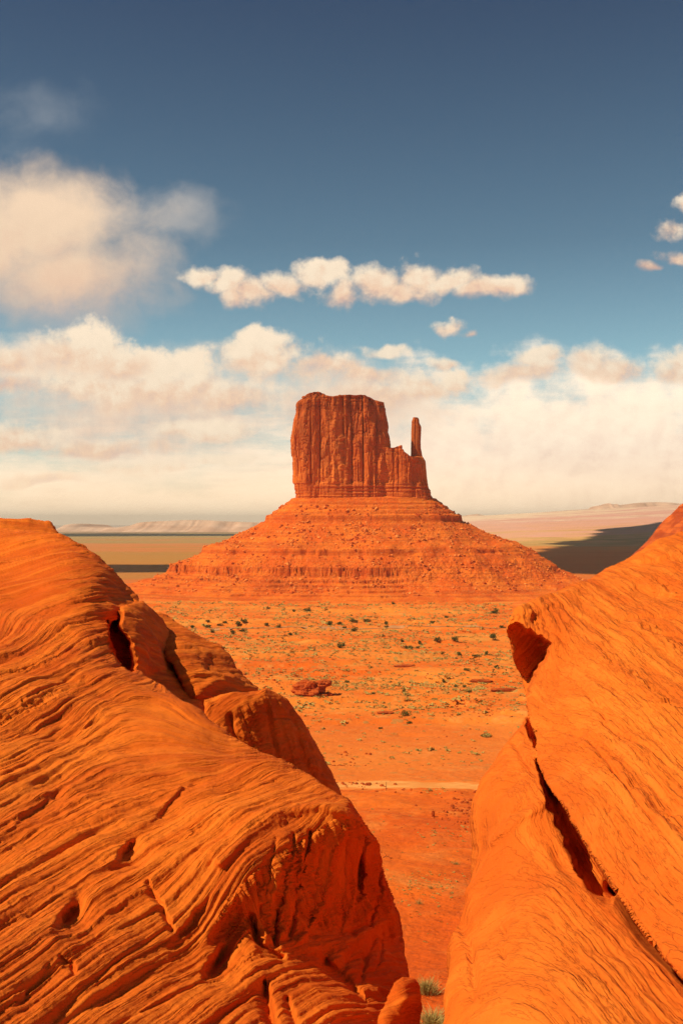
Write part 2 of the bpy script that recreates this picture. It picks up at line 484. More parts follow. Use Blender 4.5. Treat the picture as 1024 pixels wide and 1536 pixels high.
    d += groove * (0.022 * cut(g1, 0.05) * patch * k1 + 0.014 * cut(g2, 0.08) * (0.25 + 0.75 * patch) * k2 + 0.009 * cut(g3, 0.20) * k3)
    d += fin * (0.007 * g2 * k2 + 0.006 * g3 * k3 + 0.005 * g4 * k4)
    d += fin * 0.005 * fbm(co * 14, 3, seed=seed + 21) * kl(14)
    chip = fbm(co * 5.5, 4, .6, seed=seed + 71)
    # thin overlapping sheets: a slow rise and a sharp drop across the layers
    for f_, a_, sh_, k_ in ((3.2, .034, 61, ks(9.0)), (9.0, .014, 62, ks(15.0)), (24.0, .0080, 63, ks(30.0))):
        ph = B[:, 2] * f_ + wob * fbm(np.stack([B[:, 0] * .28, B[:, 1] * .28, B[:, 2] * f_ * .25], -1), 3, seed=seed + sh_) + .22 * chip
        ip = np.floor(ph); fr = ph - ip
        hh = np.sin(ip * 12.9898 + sh_) * 43758.5453; hh = hh - np.floor(hh)
        prof = np.where(fr < .84, (fr / .84) ** 1.5, (1 - fr) / .16) - .5
        pt = sstep(fbm(np.stack([B[:, 0] * .8, B[:, 1] * .8, B[:, 2] * f_ * .5], -1) + 9.3, 2, seed=seed + sh_ + 5), -.35, .45)
        d += shing * a_ * prof * (0.25 + 0.75 * hh) * pt * k_
    if scal:
        sc = fbm(np.stack([B[:, 0] * 2.2, B[:, 1] * 2.2, B[:, 2] * 7.0], -1) + 0.5 * wv, 3, seed=seed + 31)
        d += scal * (np.abs(sc) - 0.25) * ks(7.0)
    if ribs:
        fn_, ud, ra = ribs
        fn_ = np.array(fn_, float); fn_ /= np.linalg.norm(fn_); ud = np.array(ud, float)
        mk = sstep(N @ fn_, .90, .97)
        uu = co @ ud + .10 * fbm(co * 1.3, 3, seed=seed + 82)
        q3 = np.stack([uu * 8.0, co[:, 2] * .5, co[:, 1] * .3], -1)
        r1 = fbm(q3, 3, .55, seed=seed + 83); r2 = fbm(q3 * np.array([2.6, 2.2, 1.0]), 3, .55, seed=seed + 84)
        d = d + kl(9.0) * mk * ra * (.9 * r1 + .55 * np.abs(r2) + 1.1 * np.exp(-(r1 / .08) ** 2) - .9 * np.exp(-(r2 / .10) ** 2) * sstep(r1, -.3, .2))
    d = (d - np.median(d)) * amp
    co2 = co + N * d[:, None]
    o = mesh_obj(name, co2, quads, mat, attrs={'bed': B.astype(np.float32)})
    return o

# depth features, in photo pixels and metres
def pit(cx, cy, rx, ry, ang, dep, sharp=0.35):
    ca, sa = math.cos(math.radians(ang)), math.sin(math.radians(ang))
    def f(px, py, D):
        u = ((px - cx) * ca + (py - cy) * sa) / rx; v = (-(px - cx) * sa + (py - cy) * ca) / ry
        return dep * sstep(1 - np.hypot(u, v), 0, sharp)
    return f
def scoop(cx, cy, ln, wd, ang, dep):
    """a hollow with a sharp drop on its left side that rises gently to the right; ang turns its long axis"""
    ca, sa = math.cos(math.radians(ang)), math.sin(math.radians(ang))
    def f(px, py, D):
        wob = jit(px, py, 22.0, 6.0, cx)
        u = ((px - cx) * ca + (py - cy) * sa) / ln; v = (-(px - cx) * sa + (py - cy) * ca + wob) / wd
        win = sstep(1 - np.abs(u), 0, .95)
        return dep * win * sstep(v, -1.2, -.7) * np.clip((1 - v) / 1.85, 0, 1) ** 1.3
    return f
def crack(pts, w, dep):
    def f(px, py, D):
        return dep * np.exp(-(line_dist(px, py, pts) / w) ** 2)
    return f
def ridge(pts, w, h): return crack(pts, w, -h)
def jit(px, py, sc, amp, seed=0):
    return amp * fbm(np.stack([px / sc, py / sc, 0 * px + seed], -1), 3, .55, seed=900)
def wedge(poly, dep_fn, edge=3.0, jsc=16.0):
    """extra depth inside a polygon"""
    def f(px, py, D):
        s = poly_sd(px, py, poly)
        s = s + jit(px, py, jsc, 5.0, poly[0][0])
        return dep_fn(px, py, D) * sstep(s, -edge * 0.5, edge)
    return f

M_LEFT = sandstone('striped_sandstone', (0.72, 0.145, 0.009), (0.80, 0.205, 0.018), (0.54, 0.085, 0.005))
M_RIGHT = sandstone('smooth_sandstone', (0.74, 0.165, 0.013), (0.80, 0.215, 0.023), (0.60, 0.105, 0.008), bstr=0.8)

def left_beds(p):
    x, y, z = p.T
    q = np.maximum(y - 6.5, 0)
    s1 = (x - (y - 5.0) * (.06 + .25 * sstep(x, -1.9, -.7)) - 0.02 * q * q + 0.08 * z) * 0.95
    s2 = .40 * x - .95 * (z + 1.25) - .10 * (y - 10) - 1.65
    w = sstep(y + .35 * x, 8.2, 10.6)
    return s1 * (1 - w) + s2 * w
M_SMOOTH = sandstone('worn_sandstone', (0.73, 0.160, 0.013), (0.78, 0.200, 0.020), (0.62, 0.115, 0.009), bstr=0.8)
def build_left():
    poly = [(-260, 800, 1.2), (-100, 792, 1.2), (0, 791, 1.1), (45, 794, 1.0), (88, 800, .9), (130, 818, .9), (160, 845, .9), (185, 872, .9), (205, 892, .7), (211, 908, .5),
            (198, 918, .3), (172, 930, .25), (162, 945, .2), (170, 972, .25), (184, 1000, .3), (204, 1008, .4), (255, 1040, .5), (300, 1076, .5), (345, 1106, .6), (430, 1150, .6), (500, 1186, .5), (525, 1202, .45),
            (546, 1236, .3), (568, 1268, .22), (572, 1300, .2), (590, 1350, .2), (603, 1395, .2), (607, 1420, .2), (616, 1462, .2), (604, 1490, .2), (610, 1540, .2), (640, 1700, .4), (640, 2000, .5), (-300, 2000, .6), (-300, 900, 1)]
    ctrl = [(0, 800, 15), (100, 815, 14.4), (195, 890, 13.9), (150, 870, 12.7), (90, 870, 12.4), (0, 900, 11.9), (100, 930, 11), (0, 1000, 8.8), (150, 985, 10), (190, 1015, 9.7), (300, 1085, 8.6), (100, 1100, 7.7), (0, 1150, 6.6), (200, 1150, 7.2),
            (340, 1120, 8.1), (450, 1170, 7.4), (520, 1210, 6.95), (300, 1250, 6.1), (150, 1300, 5.45), (0, 1350, 4.75), (-200, 1350, 4.3), (400, 1225, 6.5), (390, 1300, 5.75), (480, 1300, 6.55), (560, 1290, 7.4),
            (400, 1400, 5.6), (500, 1400, 6.4), (600, 1420, 7.25), (450, 1480, 5.3), (560, 1480, 6.1), (300, 1450, 4.95), (150, 1480, 4.3), (0, 1536, 3.75), (350, 1536, 4.5), (500, 1536, 5.0), (300, 1700, 3.8), (0, 1800, 2.9), (600, 1800, 4.6)]
    hollow = [(163, 930), (169, 937), (186, 960), (204, 966), (206, 1006), (196, 1012), (186, 1001), (175, 986), (166, 960)]
    dents = [wedge(hollow, lambda px, py, D: 1.5 + 0 * px, 3), scoop(206, 1286, 40, 24, -58, .20), scoop(122, 1386, 46, 30, -60, .20), scoop(345, 1450, 46, 28, -58, .26), scoop(362, 1400, 50, 32, -55, .20), scoop(270, 1215, 80, 20, -42, .09), scoop(60, 1230, 90, 18, -42, .07), scoop(300, 1390, 60, 20, -52, .10), scoop(90, 1040, 70, 16, -30, .10), scoop(60, 1490, 60, 18, -50, .06),
             crack([(222, 1325), (245, 1352), (262, 1390)], 4, .05), crack([(90, 1440), (108, 1445), (112, 1460)], 3, .05),
             crack([(376, 1375), (390, 1420), (420, 1440)], 5, .10), crack([(395, 1480), (410, 1536), (425, 1580)], 7, .16), crack([(490, 1440), (520, 1470), (545, 1500)], 7, .12), crack([(430, 1500), (450, 1560)], 5, .08),
             ridge([(515, 1245), (500, 1290), (490, 1350), (465, 1395), (450, 1410)], 5, .07), ridge([(575, 1325), (555, 1360), (545, 1375)], 5, .05), ridge([(600, 1368), (570, 1385), (530, 1415), (505, 1435)], 9, .10), ridge([(330, 1290), (370, 1250), (420, 1222), (480, 1212), (520, 1222)], 9, .10),
             pit(538, 1320, 9, 45, 8, .14, .6), pit(400, 1310, 8, 40, 10, .06, .6)] + [crack([(x0 + 6 * math.sin(k * 2.1), y0), (x0 - 5 + 5 * math.sin(k), (y0 + y1) / 2), (x0 - 13, y1)], 2.2 + .9 * (k % 3), .045 + .02 * (k % 4)) for k, (x0, y0, y1) in enumerate([(412, 1262, 1370), (432, 1256, 1345), (447, 1290, 1405), (463, 1250, 1330), (478, 1275, 1400), (520, 1262, 1400), (548, 1255, 1330), (566, 1300, 1390), (530, 1400, 1450), (575, 1400, 1455), (555, 1410, 1470), (425, 1350, 1420)])] + [ridge([(456, 1262), (452, 1320), (440, 1370)], 3, .04), ridge([(535, 1260), (530, 1330), (522, 1380)], 3, .04), ridge([(420, 1300), (414, 1360)], 3, .04)]
    o = rock('sandstone_whaleback', poly, ctrl, M_LEFT, (0.9, -0.3, -0.1), T=3.0, step=1.15, dents=dents, seed=11, sbed=left_beds, ribs=((.82, -.45, .35), (.45, .89, 0), .024))
    tag(o, 'huge rounded striped sandstone outcrop with curving layers and a dark shaded end face', 'rock')

    o = rock('sandstone_dome', [(-120, 800, .5), (-60, 786, .7), (0, 779, .7), (45, 777, .7), (74, 783, .6), (88, 797, .4), (96, 830, .3), (-120, 840, .3)],
             [(-100, 800, 17), (0, 785, 17.4), (80, 795, 18), (0, 815, 16.6), (90, 820, 17.4)], M_LEFT, (.2, -.3, -.9), T=2, seed=19, lumps=.05, ledge=.5, groove=.6, fin=.8)
    tag(o, 'small rounded sandstone hump behind the top of the huge striped outcrop', 'rock')
    o = rock('sandstone_block', [(178, 916, .2), (190, 908, .3), (214, 904, .5), (240, 928, .5), (256, 953, .45), (271, 990, .4), (280, 1020, .3), (300, 1050, .3), (310, 1092, .2), (250, 1082, .3), (180, 1050, .2), (150, 1010, .2), (145, 960, .2), (155, 925, .2)],
             [(190, 925, 11.5), (215, 915, 12.4), (255, 960, 12.9), (215, 960, 11.3), (205, 1000, 10.8), (245, 1000, 11.9), (300, 1060, 11.4), (250, 1055, 10.9), (200, 1040, 10.5)],
             M_LEFT, (0.5, -0.3, -0.8), T=1.6, seed=23, lumps=.06, scal=.03, ledge=.6, groove=.6, fin=.9, shing=.7, dents=[wedge([(120, 880), (176, 912), (184, 942), (196, 960), (202, 985), (197, 1012), (196, 1030), (120, 1060)], lambda px, py, D: 2.5 + 0 * px, 3.0), crack([(225, 1012), (262, 1005), (290, 1030)], 4, .1)])
    tag(o, 'rough shaded sandstone block beside the dark hollow in the striped outcrop', 'rock')
    o = rock('sandstone_block', [(196, 896, .3), (235, 918, .5), (262, 930, .6), (300, 953, .6), (332, 970, .5), (356, 1000, .5), (386, 1030, .4), (395, 1070, .3), (300, 1090, .2), (286, 1060, .2), (276, 1030, .2), (262, 1000, .2), (225, 950, .3)],
             [(235, 930, 13.6), (300, 960, 13.4), (335, 985, 13.3), (270, 980, 12.5), (300, 1010, 12.2), (350, 1010, 12.9), (385, 1040, 13.2), (310, 1060, 11.9)],
             M_LEFT, (0.45, -0.3, -0.85), T=1.6, seed=37, lumps=.06, scal=.02, ledge=.8, groove=.8, fin=1, dents=[scoop(320, 995, 26, 10, -70, .14), ridge([(292, 1045), (320, 1022), (350, 1018), (386, 1032)], 7, .12)])
    tag(o, 'rounded striped block between the rough block and the dark triangular slab', 'rock')
    o = rock('sandstone_slab', [(304, 1048, .15), (330, 1039, .2), (400, 1032, .3), (430, 1048, .25), (450, 1074, .2), (470, 1110, .2), (490, 1150, .2), (517, 1200, .2), (530, 1280, .2), (430, 1270, .2), (300, 1170, .2), (305, 1085, .12)],
             [(308, 1060, 10.0), (330, 1045, 10.15), (400, 1040, 10.5), (430, 1060, 10.9), (330, 1100, 9.8), (400, 1120, 10.25), (480, 1150, 11.0), (515, 1205, 11.3), (420, 1200, 10.1), (350, 1060, 10.15)],
             M_LEFT, (0.85, -0.4, -0.2), T=1.5, seed=51, lumps=.035, scal=.045, ledge=.15, groove=.15, fin=.5, rough_edge=1.8, shing=.4, ribs=((.82, -.45, .35), (.40, .75, -.35), .018), dents=[crack([(345, 1075), (352, 1100), (372, 1128)], 4, .10), crack([(400, 1060), (408, 1110), (420, 1160)], 3, .06), crack([(440, 1080), (452, 1130), (470, 1175)], 3, .05)])
    tag(o, 'dark triangular sandstone slab leaning behind the striped outcrop crest', 'rock')
    o = rock('boulder', [(578, 1500, .12), (590, 1475, .14), (604, 1464, .14), (622, 1466, .12), (631, 1480, .1), (631, 1510, .1), (626, 1560, .1), (622, 1640, .1), (575, 1640, .1), (572, 1540, .1)],
             [(600, 1475, 5.7), (585, 1500, 5.55), (625, 1480, 5.9), (612, 1500, 5.62), (628, 1520, 5.9), (600, 1560, 5.35), (600, 1630, 5.1)], M_LEFT, (0.5, -0.4, -0.7), T=.6, seed=63, lumps=.03, rough_edge=1.2, ledge=.3, groove=.5)
    tag(o, 'small upright boulder at the foot of the striped outcrop', 'rock')

def build_right():
    over = [(735, 946), (764, 946), (773, 937), (790, 946), (808, 955), (824, 966), (819, 984), (806, 1000), (798, 1020), (789, 1043), (735, 1043)]
    poly = [(1420, 710, 1), (1250, 748, 1), (1100, 776, 1), (1024, 797, .9), (985, 810, .8), (940, 838, .8), (900, 859, .8), (880, 869, .7), (840, 884, .7), (800, 898, .5), (778, 911, .25), (765, 928, .12), (761, 955, .1), (770, 990, .1), (783, 1022, .1),
            (788, 1040, .1), (787, 1058, .1), (794, 1078, .08), (806, 1112, .06), (808, 1140, .06), (822, 1176, .06), (848, 1212, .06), (872, 1252, .06), (896, 1296, .06), (930, 1352, .06), (972, 1412, .06), (1024, 1470, .06), (1200, 1650, .08), (1420, 1700, .3)]
    ctrl = [(775, 925, 9.2), (1024, 800, 11), (1250, 740, 11.5), (900, 870, 10.2), (800, 1000, 8.6), (900, 1000, 7.6), (1024, 1000, 7.2), (800, 1090, 7.4), (900, 1100, 6.3), (1024, 1150, 5.4), (840, 1195, 5.75), (950, 1250, 4.9), (900, 1295, 4.85),
            (1024, 1400, 3.95), (1024, 1460, 3.7), (970, 1405, 4.1), (1250, 1300, 3.9), (1250, 900, 7.9), (1300, 1650, 2.9)]
    dents = [wedge(over, lambda px, py, D: np.maximum(9.2 + (py - 925) * .010 + (px - 765) * .004 - D, 0).clip(0, .95 + np.clip((py - 968) / 20, 0, 1) * .8), 2.5, 9.0),
             crack([(797, 938), (803, 922), (830, 910), (850, 914), (880, 932), (930, 965)], 4, .08), crack([(768, 934), (790, 930), (812, 940), (835, 952), (860, 975)], 3, .06), crack([(772, 922), (800, 928), (825, 938)], 2.5, .05), crack([(840, 925), (870, 950), (905, 975)], 3, .05), crack([(812, 905), (818, 898), (828, 898)], 4, .08), crack([(1060, 848), (1010, 840), (960, 846), (925, 838)], 6, .14), crack([(955, 884), (985, 894), (1040, 899)], 6, .16), crack([(930, 930), (990, 925), (1040, 935)], 4, .08), crack([(965, 945), (1040, 962)], 4, .08),
             scoop(918, 1000, 8, 4, 60, .06), scoop(947, 1012, 7, 4, 80, .07), crack([(868, 1028), (878, 1036), (892, 1060)], 3, .05), crack([(895, 1050), (905, 1075)], 3, .05), crack([(840, 985), (870, 1000), (930, 1040)], 4, .03), crack([(905, 1085), (960, 1115), (1030, 1170)], 4, .04), crack([(850, 1075), (900, 1130), (960, 1210), (1030, 1290)], 3, .03)]
    o = rock('sandstone_slab', poly, ctrl, M_RIGHT, (0.85, 0.04, -0.50), T=2.5, dents=dents, seed=71, lumps=.022, ledge=.3, groove=.8, fin=.9, rough_edge=2.2, warp=.012, shing=1.5, step=1.25, wob=.28)
    tag(o, 'broad pale orange sandstone slab with an overhanging snout and dark crack below', 'rock')
    poly = [(800, 1060, .2), (772, 1098, .35), (758, 1112, .4), (736, 1145, .5), (722, 1170, .5), (712, 1200, .5), (708, 1230, .5), (710, 1270, .5), (703, 1310, .5), (697, 1350, .4), (693, 1388, .4), (680, 1400, .3), (671, 1420, .3), (667, 1470, .35), (668, 1536, .4), (672, 1750, .4), (660, 2000, .4),
            (1420, 2000, .5), (1420, 1500, .5), (1250, 1400, .5), (1024, 1300, .4), (940, 1220, .4), (880, 1130, .3), (830, 1070, .3)]
    ctrl = [(775, 1110, 8.0), (720, 1200, 7.4), (760, 1200, 6.9), (800, 1130, 7.5), (850, 1240, 6.3), (712, 1290, 6.7), (800, 1350, 5.4), (900, 1370, 5.0), (690, 1430, 5.6), (800, 1500, 4.25), (675, 1530, 4.7), (960, 1450, 4.35), (1024, 1520, 3.9), (1024, 1700, 3.0), (700, 1800, 3.5), (1300, 1800, 2.7), (1250, 1550, 3.6)]
    void = [(806, 1140), (820, 1204), (841, 1248), (853, 1278), (864, 1303), (874, 1322), (888, 1341), (904, 1352), (914, 1354), (930, 1340), (900, 1270), (850, 1190), (826, 1150)]
    notch = [(784, 1056), (788, 1092), (800, 1120), (812, 1125), (830, 1110), (810, 1070), (796, 1050)]
    dents = [wedge(void, lambda px, py, D: 0.9 + 0 * px, 2.5), wedge(notch, lambda px, py, D: 0.9 + 0 * px, 2.5), crack([(918, 1330), (940, 1358), (968, 1403), (998, 1440), (1026, 1470), (1120, 1560)], 9, .5),
             crack([(697, 1350), (692, 1400), (702, 1420), (712, 1480)], 6, .10), crack([(790, 1216), (795, 1212), (770, 1225)], 4, .06), crack([(748, 1388), (756, 1400), (761, 1412)], 3, .05), crack([(754, 1432), (760, 1446), (762, 1452)], 4, .05), crack([(686, 1455), (700, 1480), (710, 1500)], 3, .04),
             crack([(768, 1110), (785, 1140), (800, 1160)], 4, .1), crack([(782, 1095), (796, 1120)], 4, .1), ridge([(735, 1262), (780, 1230), (820, 1208)], 9, .07), pit(845, 1295, 50, 14, 58, .05, .9)]
    o = rock('sandstone_outcrop', poly, ctrl, M_SMOOTH, (0.85, 0.04, -0.45), T=3.0, dents=dents, seed=83, lumps=.055, ledge=.15, groove=.25, fin=.6, rough_edge=2.0, warp=.015, shing=.5, wob=.3)
    tag(o, 'smooth pale orange rock under the overhanging slab, right side of the gap', 'rock')
build_left()
build_right()
# ----------------------------------------------------------------------------------------------
# the ground: one sheet from the rim underfoot to the horizon
# ----------------------------------------------------------------------------------------------
PROF = np.array([(0, -1.7), (5, -4.3), (20, -11.4), (60, -29), (90, -34.5), (150, -42), (235, -57.4), (250, -61.5), (275, -72), (300, -75), (330, -76), (600, -84), (1000, -91.5), (1300, -96.5), (2500, -105), (8000, -108), (200000, -108)])
def n2(x, y, sc, o=4, g=.5, seed=0):
    return fbm(np.stack([x / sc, y / sc, 0 * x + seed * 3.7], -1), o, g, seed=seed)
def ground_z(x, y):
    r = np.hypot(x, y) + 1e-6
    c = y / r
    w = sstep(c, -0.2, 0.7)
    z = np.interp(r, PROF[:, 0], PROF[:, 1])
    # crest of the near slope is uneven
    near = sstep(r, 40, 120) * (1 - sstep(r, 245, 275))
    z = z + near * (1.5 * n2(x, y, 38, 4, seed=4) + (.35 + .6 * sstep(r, 190, 230)) * n2(x, y, 8, 4, seed=5))
    mid = sstep(r, 340, 480) * (1 - sstep(r, 1250, 1500))
    z = z + mid * (1.7 * n2(x, y, 150, 4, seed=6) + .9 * n2(x, y, 20, 4, seed=7))
    # low broken ledges across the valley floor
    tt = n2(x * .45, y, 120, 4, .55, seed=8)
    z = z + mid * 1.7 * (sstep(tt, .10, .13) + sstep(tt, .34, .36) + sstep(tt, -.2, -.18) - 1.2)
    far = sstep(r, 2200, 5000)
    z = z + far * 4.0 * n2(x, y, 1800, 4, seed=9)
    # the far plain rises towards the right
    az = np.arctan2(x, np.maximum(y, 1e-3))
    rise = np.clip(.0009 + .0537 * az, 0, .026) * 14000 + 100 * sstep(az, -.05, .1)
    rise = rise * np.clip((r - 6000) / 8000, 0, 1) ** 1.15
    z = z + np.where(y > 0, rise, 0)
    # a low red swell beside the lone outcrop in the valley
    z = z + 6.0 * np.exp(-((x + 30) / 22) ** 2 - ((y - 548) / 24) ** 2)
    return -1.7 * (1 - w) + w * z
R_ROAD = lambda az: 313 + 6 * np.sin(az * 9 + .4) - 30 * az
def build_ground():
    half = math.radians(27)
    a1 = np.linspace(-half, half, 900)
    a2 = np.linspace(half, 2 * math.pi - half, 160)[1:-1]
    az = np.concatenate([a1, a2])
    r = np.concatenate([np.geomspace(0.6, 55, 60), np.geomspace(56, 340, 330), np.geomspace(341, 1500, 420), np.geomspace(1515, 60000, 230)])
    A, Rr = np.meshgrid(az, r)
    x = (np.sin(A) * Rr).ravel(); y = (np.cos(A) * Rr).ravel()
    z = ground_z(x, y)
    q = grid_quads(len(r), len(az), wrap=True)[:, ::-1]
    co = np.stack([x, y, z], -1)
    # centre cap
    co = np.concatenate([co, [[0, 0, -1.7]]])
    c = np.arange(len(az)); tri = np.stack([np.full(len(az), len(co) - 1), (c + 1) % len(az), c], -1)
    m, g, b = new_mat('red_earth', 0.95)
    P = g.node('ShaderNodeTexCoord').outputs['Object']
    gx, gy, gz = g.sep(P)
    rr = (gx * gx + gy * gy).sqrt()
    lr = g.math('LOGARITHM', rr, 10.0)
    # near slope and valley
    a = g.noise(P, 1 / 60.0, 6, 0.62); bn = g.noise(P, 1 / 9.0, 5, 0.65); fn = g.noise(P, 1 / 1.6, 4, 0.65)
    strk = g.noise(g.vmul(P, (1 / 110.0, 1 / 75.0, 0.0)), 1.0, 7, 0.66)
    red = g.mix(g.ss(a, .38, .66), (.60, .088, .006), (.74, .155, .012))
    red = g.mix(g.ss(bn, .50, .72) * .35, red, (.74, .25, .05))
    red = g.mix(g.ss(fn, .42, .27) * .5, red, (.40, .055, .007)); red = g.mix(g.ss(g.noise(g.vmul(P, (.10, .05, .0)), 1.0, 5, .65), .52, .66) * .55, red, (.76, .235, .040))
    val = g.mix(g.ss(strk, .36, .66), (.68, .120, .008), (.80, .230, .028))
    val = g.mix(g.ss(bn, .52, .70) * .45, val, (.72, .33, .085))
    val = g.mix(g.ss(fn, .44, .28) * .5, val, (.36, .060, .010))
    spk = g.node('ShaderNodeTexVoronoi'); spk.inputs['Scale'].default_value = 1 / 5.5; g.l.new(P, spk.inputs['Vector'])
    spd = X(g, spk.outputs['Distance'])
    cov = g.noise(g.vmul(P, (1 / 150.0, 1 / 90.0, 0.0)), 1.0, 3, .6)
    val = g.mix(g.ss(spd, .32, .18) * g.ss(cov, .38, .58) * .75, val, (.30, .20, .055))
    grn = g.noise(g.vmul(P, (1 / 45.0, 1 / 60.0, 0.0)), 1.0, 5, .65)
    val = g.mix(g.ss(grn, .50, .68) * g.ss(rr, 430.0, 560.0) * .45, val, (.55, .30, .060))
    # plain pale strip before the road
    val = g.mix(g.ss(rr + (bn - .5) * 60, 470.0, 400.0) * .55, val, (.66, .17, .026))
    col = g.mix(g.ss(rr, 262.0, 300.0), red, val)
    # far plain: belts of sage, ochre and red, paling with distance
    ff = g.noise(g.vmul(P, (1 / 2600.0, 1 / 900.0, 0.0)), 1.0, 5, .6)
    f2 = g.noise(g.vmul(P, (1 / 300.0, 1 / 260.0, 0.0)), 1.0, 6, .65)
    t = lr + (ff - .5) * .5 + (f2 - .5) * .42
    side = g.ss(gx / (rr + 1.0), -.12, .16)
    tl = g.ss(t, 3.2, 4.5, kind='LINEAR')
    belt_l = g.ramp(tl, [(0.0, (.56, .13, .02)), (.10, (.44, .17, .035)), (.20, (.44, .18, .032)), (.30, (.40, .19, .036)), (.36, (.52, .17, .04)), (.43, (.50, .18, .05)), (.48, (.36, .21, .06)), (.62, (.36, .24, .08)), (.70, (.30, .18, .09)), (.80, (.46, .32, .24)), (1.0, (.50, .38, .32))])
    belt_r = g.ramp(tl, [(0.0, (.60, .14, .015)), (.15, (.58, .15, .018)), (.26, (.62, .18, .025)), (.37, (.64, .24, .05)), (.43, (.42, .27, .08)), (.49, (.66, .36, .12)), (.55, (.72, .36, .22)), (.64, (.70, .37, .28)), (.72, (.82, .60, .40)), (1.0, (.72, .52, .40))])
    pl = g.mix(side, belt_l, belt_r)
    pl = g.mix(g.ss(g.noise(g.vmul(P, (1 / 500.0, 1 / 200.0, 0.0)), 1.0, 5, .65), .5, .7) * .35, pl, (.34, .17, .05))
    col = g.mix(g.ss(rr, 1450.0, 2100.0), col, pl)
    g.l.new(col, b.inputs['Base Color'])
    fn2 = g.noise(P, 3.5, 4, .65)
    bump(g, b, bn * 3.0 + fn * .9 + fn2 * .25, .75, .6)
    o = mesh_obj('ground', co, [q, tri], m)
    tag(o, kind='structure')
    # road: a sheet just above the ground, following it
    a = np.linspace(math.radians(-20), math.radians(20), 420)
    rows = []
    for k, f in enumerate(np.linspace(-1, 1, 9)):
        rad = R_ROAD(a) + f * (7.0 + 2.6 * fbm(np.stack([a * 90, 0 * a + np.sign(f) * 5, 0 * a], -1), 4, .6, seed=31))
        rows.append(np.stack([np.sin(a) * rad, np.cos(a) * rad], -1))
    xy = np.concatenate(rows)
    z = ground_z(xy[:, 0], xy[:, 1]) + .06
    m, g, b = new_mat('pale_road_dust', .95)
    P = g.node('ShaderNodeTexCoord').outputs['Object']
    n1 = g.noise(g.vmul(P, (.09, .35, .35)), 1.0, 5, .65); nn = g.noise(P, .6, 4, .6)
    c = g.mix(g.ss(n1, .35, .65), (.66, .235, .050), (.78, .35, .095))
    c = g.mix(g.ss(nn, .5, .75) * .4, c, (.62, .22, .05))
    ac = X(g, g.node('ShaderNodeAttribute', attribute_name='across').outputs['Fac'])
    edn = g.noise(g.vmul(P, (.10, .22, .2)), 1.0, 5, .65)
    c = g.mix(g.ss(ac + (edn - .5) * 1.5, .45, .95), c, (.70, .17, .020))
    g.l.new(c, b.inputs['Base Color'])
    o = mesh_obj('road', np.column_stack([xy, z]), grid_quads(9, len(a)), m, attrs={'across': np.abs(np.linspace(-1, 1, 9)).repeat(len(a))})
    tag(o, kind='structure')
    # faint track at the foot of the slopes
    a = np.linspace(math.radians(-14), math.radians(9), 300); rows = []
    for f in (-1, 0, 1):
        rad = 960 + 40 * a + 6 * np.sin(a * 22) + f * 3.2
        rows.append(np.stack([np.sin(a) * rad, np.cos(a) * rad], -1))
    xy = np.concatenate(rows)
    m, g, b = new_mat('track_dust', .95); b.inputs['Base Color'].default_value = (.50, .22, .085, 1)
    o = mesh_obj('dirt_track', np.column_stack([xy, ground_z(xy[:, 0], xy[:, 1]) + .25]), grid_quads(3, len(a)), m)
    tag(o, kind='structure')
build_ground()

# ----------------------------------------------------------------------------------------------
# the butte: talus skirt, cliff block, shoulder and thumb-like spire
# ----------------------------------------------------------------------------------------------
BY = 1600.0; K = BY / F
bx = lambda px: (np.asarray(px, float) - CX) * K
bz = lambda py: (HY - np.asarray(py, float)) * K
BC = (bx(545), BY)

def cliff_material():
    m, g, b = new_mat('red_cliff', .95)
    P = g.node('ShaderNodeTexCoord').outputs['Object']
    x, y, z = g.sep(P)
    vs = g.noise(g.vmul(P, (.055, .055, .012)), 1.0, 5, .6)
    v2 = g.noise(g.vmul(P, (.035, .035, .006)), 1.0, 3, .55)
    blot = g.noise(P, .045, 5, .62); fine = g.noise(P, .35, 5, .65)
    lay = g.noise(g.vmul(P, (.004, .004, .45)), 1.0, 4, .6)
    c = g.mix(g.ss(v2, .38, .62), (.55, .112, .016), (.72, .190, .028))
    c = g.mix(g.ss(vs, .50, .70) * .65, c, (.42, .070, .010))
    c = g.mix(g.ss(blot, .52, .72) * .55, c, (.60, .165, .030))
    c = g.mix(g.ss(fine, .42, .28) * .5, c, (.22, .038, .008))
    lowb = g.ss(z, 62.0, 52.0)
    c = g.mix(lowb * .8, c, g.mix(g.ss(lay, .38, .60), (.44, .070, .010), (.66, .150, .020)))
    c = g.mix(g.ss(z + (v2 - .5) * 90 + (blot - .5) * 60, 70.0, 125.0) * .65, c, g.mix(g.ss(vs, .40, .62), (.48, .105, .020), (.30, .068, .018)))
    cap = g.ss(z + (blot - .5) * 20, 156.0, 168.0)
    c = g.mix(cap * .7, c, g.mix(g.ss(lay, .42, .6), (.26, .045, .009), (.44, .090, .014)))
    g.l.new(c, b.inputs['Base Color'])
    bump(g, b, fine * 1.2 + vs * 1.5 + lay * lowb * 2.0, .8, 1.2)
    return m
M_CLIFF = cliff_material()

